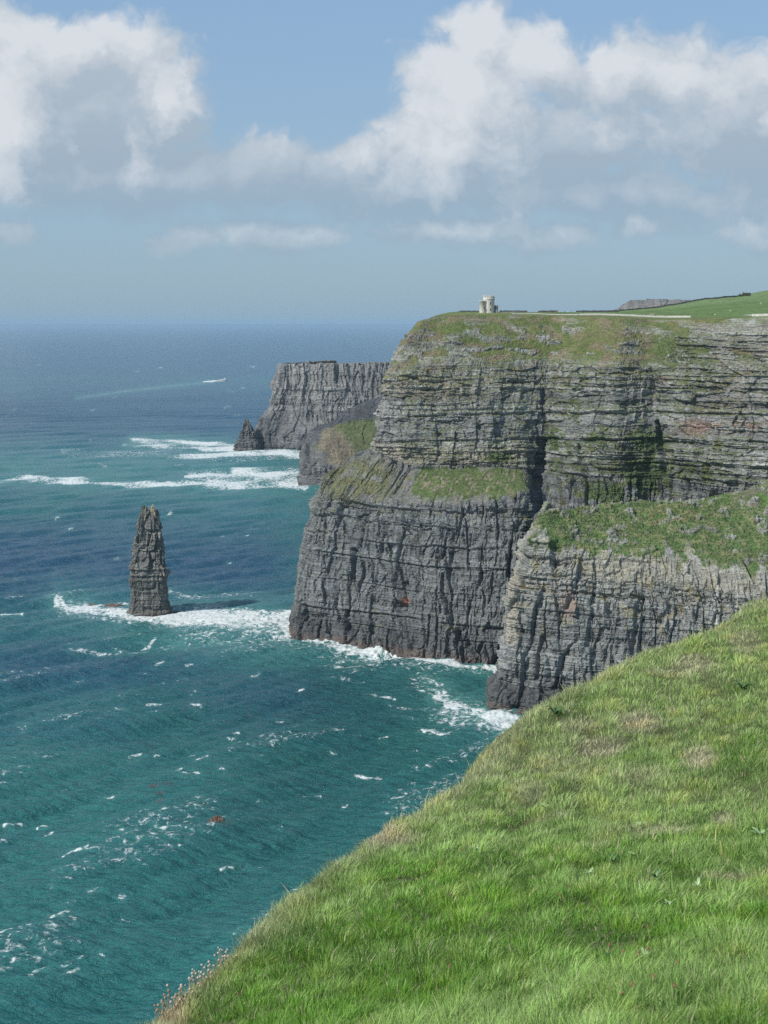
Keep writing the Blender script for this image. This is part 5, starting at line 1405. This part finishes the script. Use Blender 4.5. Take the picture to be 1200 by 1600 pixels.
wid = np.clip(.0016 + dist_ * .00042, .003, .05) * rs.uniform(.7, 1.3, n)
# straw patches
dead = np.zeros(n)
for (cu, cv, ru, rv, s) in [(998, 1131, 32, 15, 1), (935, 1170, 38, 16, .95), (1092, 1188, 26, 16, .9), (1085, 1040, 34, 14, .8), (1165, 1005, 26, 20, .6), (905, 1135, 30, 12, .6), (1030, 1300, 60, 8, .55), (1150, 1375, 50, 5, .8), (1130, 1285, 20, 12, .6), (825, 1240, 30, 20, .5), (610, 1315, 45, 14, .75),
                            (1060, 1052, 50, 8, .6), (1000, 1215, 40, 14, .4), (880, 1200, 60, 20, .35), (262, 1590, 26, 24, .9)]:
    dead = np.maximum(dead, s * blob(gu, gv, cu, cv, ru, rv, .6))
lush = np.zeros(n)  # lush growth, plus shade near the lower left rim put into blade colour
for (cu, cv, ru, rv, s) in [(450, 1480, 150, 34, .9), (560, 1500, 160, 40, .7), (640, 1440, 90, 30, .4), (1150, 1205, 60, 26, .8), (868, 1120, 12, 14, 1), (1160, 1080, 26, 8, .9), (985, 1355, 90, 18, .7), (1150, 1340, 50, 14, .6), (830, 1290, 50, 10, .5), (700, 1540, 160, 50, .3), (1040, 1560, 80, 40, .3), (900, 1100, 50, 18, .3), (1050, 1160, 60, 12, .4), (1010, 1180, 40, 12, .5)]:
    lush = np.maximum(lush, s * blob(gu, gv, cu, cv, ru, rv, .7))
cG = c3((0.17, 0.36, 0.045)); cP = c3((0.36, 0.51, 0.17)); cS = c3((0.56, 0.52, 0.33)); cD = c3((0.07, 0.17, 0.02))
k1 = sst(1.3 * cl2 + .6 * cl3 + .5 * cl1 + rs.normal(0, .12, n), -.4, .5)
C = mixc(np.ones((n, 3)) * cG, cP, k1 * .75)
C = mixc(C, c3((0.35, 0.43, 0.17)), sst(gy + 12 * cl3 + 6 * cl2, 18, 34) * .5)
hol = sst(-fbm(gx / 1.1, gy / 1.5, 830, 3), .12, .4); C = mixc(C, cD, np.maximum(lush * .75, hol * .55))
C = mixc(C, cS * .92, np.clip(rim * .55 * sst(gsd, -1.5, .3) + dead * (.85 + .5 * (rs.random_sample(n) - .3)) + .35 * sst(fbm(gx / 1.8, gy / 2.4, 831, 4, .6), .38, .55) * sst(gy, 11, 20), 0, 1))
strw = rs.random_sample(n) < (.05 + .05 * sst(gy, 15, 30)); C[strw] = cS * .9
C *= (rs.uniform(.55, 1.4, n) * (1 + .28 * cl1 + .12 * cl2))[:, None]
hgt = hgt * (1 - .3 * dead) * (1 - .15 * hol) * (1 + .15 * lush)
# direction: wind lays the grass to the right, tussocks add local swirl
th_ = rs.uniform(0, 2 * np.pi, n); sw = fbm(gx / 1.4, gy / 1.4, 820, 2) * 1.6
lx = np.cos(sw - .1) * .38 + np.cos(th_) * .5 + .10 * nx; ly = np.sin(sw) * .3 + np.sin(th_) * .5 + .1 * ny
cs_ = .16 + .009 * gy
tx = gx / cs_ + .4 * noise2(gx / .7, gy / .7, 840); ty = gy / (cs_ * 1.15)
bi = np.full(n, 9.0); bx_ = np.zeros(n); by_ = np.zeros(n); br = np.zeros(n)
for a in (-1, 0, 1):
    for b in (-1, 0, 1):
        qi = np.floor(tx).astype(np.int64) + a; qj = np.floor(ty).astype(np.int64) + b; hh_ = _hash(qi, qj, 841)
        ddx = tx - qi - (hh_ & 255) / 255.0; ddy = ty - qj - ((hh_ >> 8) & 255) / 255.0; dd = ddx * ddx + ddy * ddy
        m_ = dd < bi; bi = np.where(m_, dd, bi); bx_ = np.where(m_, ddx, bx_); by_ = np.where(m_, ddy, by_); br = np.where(m_, ((hh_ >> 16) & 255) / 255.0, br)
rad_ = np.sqrt(bi); tuft = np.clip(1 - rad_ * 1.3, 0, 1)
lx = lx * .7 + bx_ * 1.1; ly = ly * .7 + by_ * 1.1
hgt = hgt * (.82 + .55 * tuft * (.4 + .9 * br))
C = C * (.87 + .24 * tuft + .18 * (br - .5))[:, None]
C = mixc(C, C * c3((1.14, 1.0, .85)), (br > .8) * .6)
facing = rs.uniform(-1.0, 1.0, n); wx = np.cos(facing); wy = np.sin(facing)     # blade width direction
base = np.stack([gx, gy, gz - .02], 1)
up = np.stack([nx * .35 / nl, ny * .35 / nl, np.ones(n)], 1)
ln = np.stack([lx, ly, np.zeros(n)], 1)
wv_ = np.stack([wx, wy, np.zeros(n)], 1) * wid[:, None] / 2
mid = base + up * (hgt * .55)[:, None] + ln * (hgt * .22)[:, None]
tip = base + up * (hgt * .9)[:, None] + ln * (hgt * .75)[:, None]
verts = np.stack([base - wv_, base + wv_, mid + wv_ * .8, mid - wv_ * .8, tip + wv_ * .15, tip - wv_ * .15], 1).reshape(-1, 3)
i0 = np.arange(n) * 6
faces = np.stack([np.stack([i0, i0 + 1, i0 + 2, i0 + 3], 1), np.stack([i0 + 3, i0 + 2, i0 + 4, i0 + 5], 1)], 1).reshape(-1, 4)
mg, t, bs, out = new_mat('grass_blade')
at = t.new('ShaderNodeAttribute'); at.attribute_name = 'col'
t.l.new(at.outputs['Color'], bs.inputs['Base Color']); bs.inputs['Roughness'].default_value = .55; bs.inputs['Specular IOR Level'].default_value = .35
tr = t.new('ShaderNodeBsdfTranslucent'); t.l.new(at.outputs['Color'], tr.inputs[0])
mx = t.new('ShaderNodeMixShader'); mx.inputs[0].default_value = .35
t.l.new(bs.outputs[0], mx.inputs[1]); t.l.new(tr.outputs[0], mx.inputs[2]); t.l.new(mx.outputs[0], out.inputs[0])
me = fast_mesh('grass', verts, faces, mg)
cc = np.repeat(np.clip(C, .01, .8), 6, axis=0)
set_attr(me, 'col', cc)
link('grass', me, kind='stuff', label='windblown green grass with straw coloured patches', category='grass')

# ---- broad leaved plants and red seed heads in the grass
hill = BVHTree.FromPolygons(co.tolist(), grid_faces(len(ld), len(az)).tolist())
def hpick(u, v):
    d = Vector(((u - CX) / F, 1.0, -(v - HY) / F)).normalized()
    h = hill.ray_cast(Vector((0, 0, H)), d)
    return h[0]
MPL = simple_mat('plantain_leaf', (0.27, 0.38, 0.17), .45, .2, 20, 0, .5)
MPLD = simple_mat('dark_leaf', (0.06, 0.14, 0.04), .45, .2, 20, 0, .5)
MRED = simple_mat('sorrel_red', (0.36, 0.17, 0.11), .8, .3, 30)
MSTK = simple_mat('stalk_green', (0.35, 0.36, 0.16), .8)
def leaf(q, rnd, L, w, ang, lift):
    n_ = 7; i = len(q.v); ca, sa = math.cos(ang), math.sin(ang)
    for k in range(n_):
        s = k / (n_ - 1); r = L * s; z = L * (lift * s - .55 * lift * s * s * s); ww = w * math.sin(math.pi * min(1, .08 + s * .92)) ** .8
        for sgn in (-1, 0, 1):
            X_ = r * ca - sgn * ww * sa; Y_ = r * sa + sgn * ww * ca
            q.v.append((X_, Y_, z + (0 if sgn == 0 else w * .35)))
    for k in range(n_ - 1):
        for m_ in (0, 1):
            a = i + k * 3 + m_; q.f.append([a, a + 1, a + 4, a + 3])
def plant(u, v, L, nl_, seed, mat, label, name='broadleaf_plant', red=0):
    h = hpick(u, v)
    if h is None: return
    rnd = random.Random(seed)
    root = empty(name, h + Vector((0, 0, .08)), rnd.uniform(0, 6), label=label, category='plant', group='broad-leaved plants in the foreground grass')
    for k in range(nl_):
        q = MB(); leaf(q, rnd, .72 * L * rnd.uniform(.5, 1.25), L * rnd.uniform(.09, .16), k * 2.4 + rnd.uniform(-.3, .3), rnd.uniform(.5, 1.7))
        q.build('leaf', mat, root, True)
def sorrel(u, v, hh, seed, label):
    h = hpick(u, v)
    if h is None: return
    rnd = random.Random(seed)
    root = empty('sorrel_stalk', h, rnd.uniform(0, 6), label=label, category='flower', group='red seed heads in the grass')
    q = MB(); pr = []
    bend = rnd.uniform(.1, .35) * hh
    for k in range(7):
        s = k / 6; pr.append((bend * s * s, 0, hh * s, .0035))
    i = 0
    for (x, y, z, r) in pr:
        for a in range(5): q.v.append((x + r * math.cos(a * 1.2566), r * math.sin(a * 1.2566), z))
    q.f = grid_faces(7, 5, True).tolist(); q.build('stalk', MSTK, root, True)
    q = MB()
    for k in range(26):
        s = rnd.random(); z = hh * (.93 + .16 * s); x = bend * (.9 + .25 * s); r = .006 * (1.1 - s)
        a = rnd.uniform(0, 6.28); q.box((x + r * math.cos(a), r * math.sin(a), z), (.005, .005, .007), a)
    q.build('seed_head', MRED, root)
PLN = [(1190, 1318, .16, 8, 0, 'broad pale-leaved plant with dark hollow at the right edge of the grass'), (920, 1378, .11, 7, 0, 'pale leafy plant, left end of the leafy row in mid slope'), (958, 1358, .12, 8, 1, 'dark green leafy plant in the middle of the leafy row'),
       (986, 1350, .10, 6, 0, 'small pale plant at the upper right of the leafy row'), (1025, 1385, .12, 7, 1, 'dark leafy plant right of the leafy row'), (1045, 1430, .09, 6, 0, 'narrow pale-leaved plant low in the right grass'),
       (1005, 1510, .075, 7, 0, 'upright pale leaves under red seed heads near the bottom edge'), (950, 1512, .07, 6, 1, 'low leafy plant left of the red seed heads near the bottom'), (850, 1270, .14, 7, 0, 'pale tufted plant below the ridge in the middle of the slope'),
       (745, 1338, .1, 6, 0, 'small pale rosette nearest the sea-side rim'), (1160, 1082, .3, 9, 1, 'dark spreading plant high on the slope at the right'), (868, 1122, .3, 10, 1, 'dark bushy clump near the rim beside the near buttress'), (1000, 1300, .12, 6, 0, 'pale leaves above the leafy row in mid slope'), (1090, 1400, .1, 6, 0, 'tiny pale plant between the narrow-leaved plant and right edge')]
for i, (u, v, L, nl_, dk, lb) in enumerate(PLN):
    plant(u, v, L, nl_, i, MPLD if dk else MPL, lb)
SOR = [(928, 1515, 'leftmost'), (948, 1490, ''), (966, 1500, ''), (998, 1502, ''), (1012, 1498, ''), (1062, 1512, ''), (970, 1565, ''), (990, 1560, ''), (1020, 1542, ''), (1060, 1560, ''), (877, 1400, ''), (727, 1330, ''), (895, 1395, ''), (1175, 1258, ''), (875, 1230, ''), (763, 1310, ''), (1015, 1460, ''), (1135, 1345, ''), (700, 1520, ''), (376, 1560, '')]
wh_ = ['red seed head left of the upright pale leaves, lowest grass', 'small red seed head above the low leafy plant', 'slim red seed head left of the pale leaf pair', 'red seed head over the left pale leaf', 'bright red seed head over the right pale leaf', 'thick orange-red seed head right of the pale leaves',
       'dark red seed head low at the bottom edge, left one', 'pinkish seed head bent over near the bottom edge', 'pale and red seed head just below the leaf pair', 'cream curved seed stalk near the bottom right', 'red seed head left of the leafy row', 'single red seed head near the sea-side rim', 'thin red seed head beside the leafy row',
       'red seed head high at the right edge', 'red seed head below the pale tufted plant', 'red seed head between rim and leafy row', 'red seed head above the lowest group', 'red seed head below the right edge plant', 'lone red seed head in the lush lower grass', 'small red seed head in the bottom left corner grass']
for i, ((u, v, _), lb) in enumerate(zip(SOR, wh_)):
    sorrel(u, v + 10, .09 + .04 * ((i * 7) % 5) / 5, i, lb)
# dried sea thrift heads along the lower left rim
MTH = simple_mat('thrift_dry', (0.50, 0.42, 0.32), .9, .25, 20)
MTHB = simple_mat('thrift_leaf', (0.30, 0.23, 0.14), .9, .3, 20)
TH = [(252, 1590, 'brown dried tuft at the very bottom of the rim'), (262, 1572, 'brown dried tuft second from the bottom of the rim'), (272, 1558, 'pale dried flower tuft topping the brown tufts'), (300, 1540, 'whitish dried flower tuft midway along the lower rim'), (318, 1528, 'pale dried flower tuft leaning over the water'), (345, 1506, 'highest pale dried flower tuft on the lower rim')]
for i, (u, v, lb) in enumerate(TH):
    h = None
    for k in range(0, 60, 3):
        h = hpick(u + k * .6, v + k)
        if h is not None and h.y < 30: break
    if h is None: continue
    rnd = random.Random(i + 50)
    root = empty('dried_thrift', h, 0, label=lb, category='flower', group='dried thrift along the rim')
    st, hd = MB(), MB()
    for k in range(17):
        a = rnd.uniform(0, 6.28); r0 = rnd.uniform(0, .12); hh = rnd.uniform(.10, .24); lx_ = rnd.uniform(-.06, .03); ly_ = rnd.uniform(-.05, .05)
        x0, y0 = r0 * math.cos(a), r0 * math.sin(a)
        j = len(st.v); st.v += [(x0 - .003, y0, -.03), (x0 + .003, y0, -.03), (x0 + lx_ + .002, y0 + ly_, hh), (x0 + lx_ - .002, y0 + ly_, hh)]; st.f.append([j, j + 1, j + 2, j + 3])
        c, f = lathe([(.001, -.009), (.010, -.004), (.012, .003), (.006, .011), (.001, .013)], 7)
        hd.grid(c * rnd.uniform(.7, 1.2) + np.array([x0 + lx_, y0 + ly_, hh]), f)
    sk_ = st.build('stalk', MTHB, root); hd.build('flower_head', MTH if i > 1 else MTHB, root)

# ================================================================== HAZE
hb_ = MB(); hb_.box((0, 24000, 110), (44000, 50000, 262))
mh, t, bs, out = new_mat('haze_air')
t.n.remove(bs)
pv = t.new('ShaderNodeVolumePrincipled')
pv.inputs['Color'].default_value = (0.46, 0.66, 0.85, 1)
pv.inputs['Density'].default_value = 0.000028
pv.inputs['Anisotropy'].default_value = 0.0
t.l.new(pv.outputs[0], out.inputs['Volume'])
hz_o = hb_.build('haze', mh, None, kind='stuff', label='thin blue sea haze', category='haze')
print('scene built')
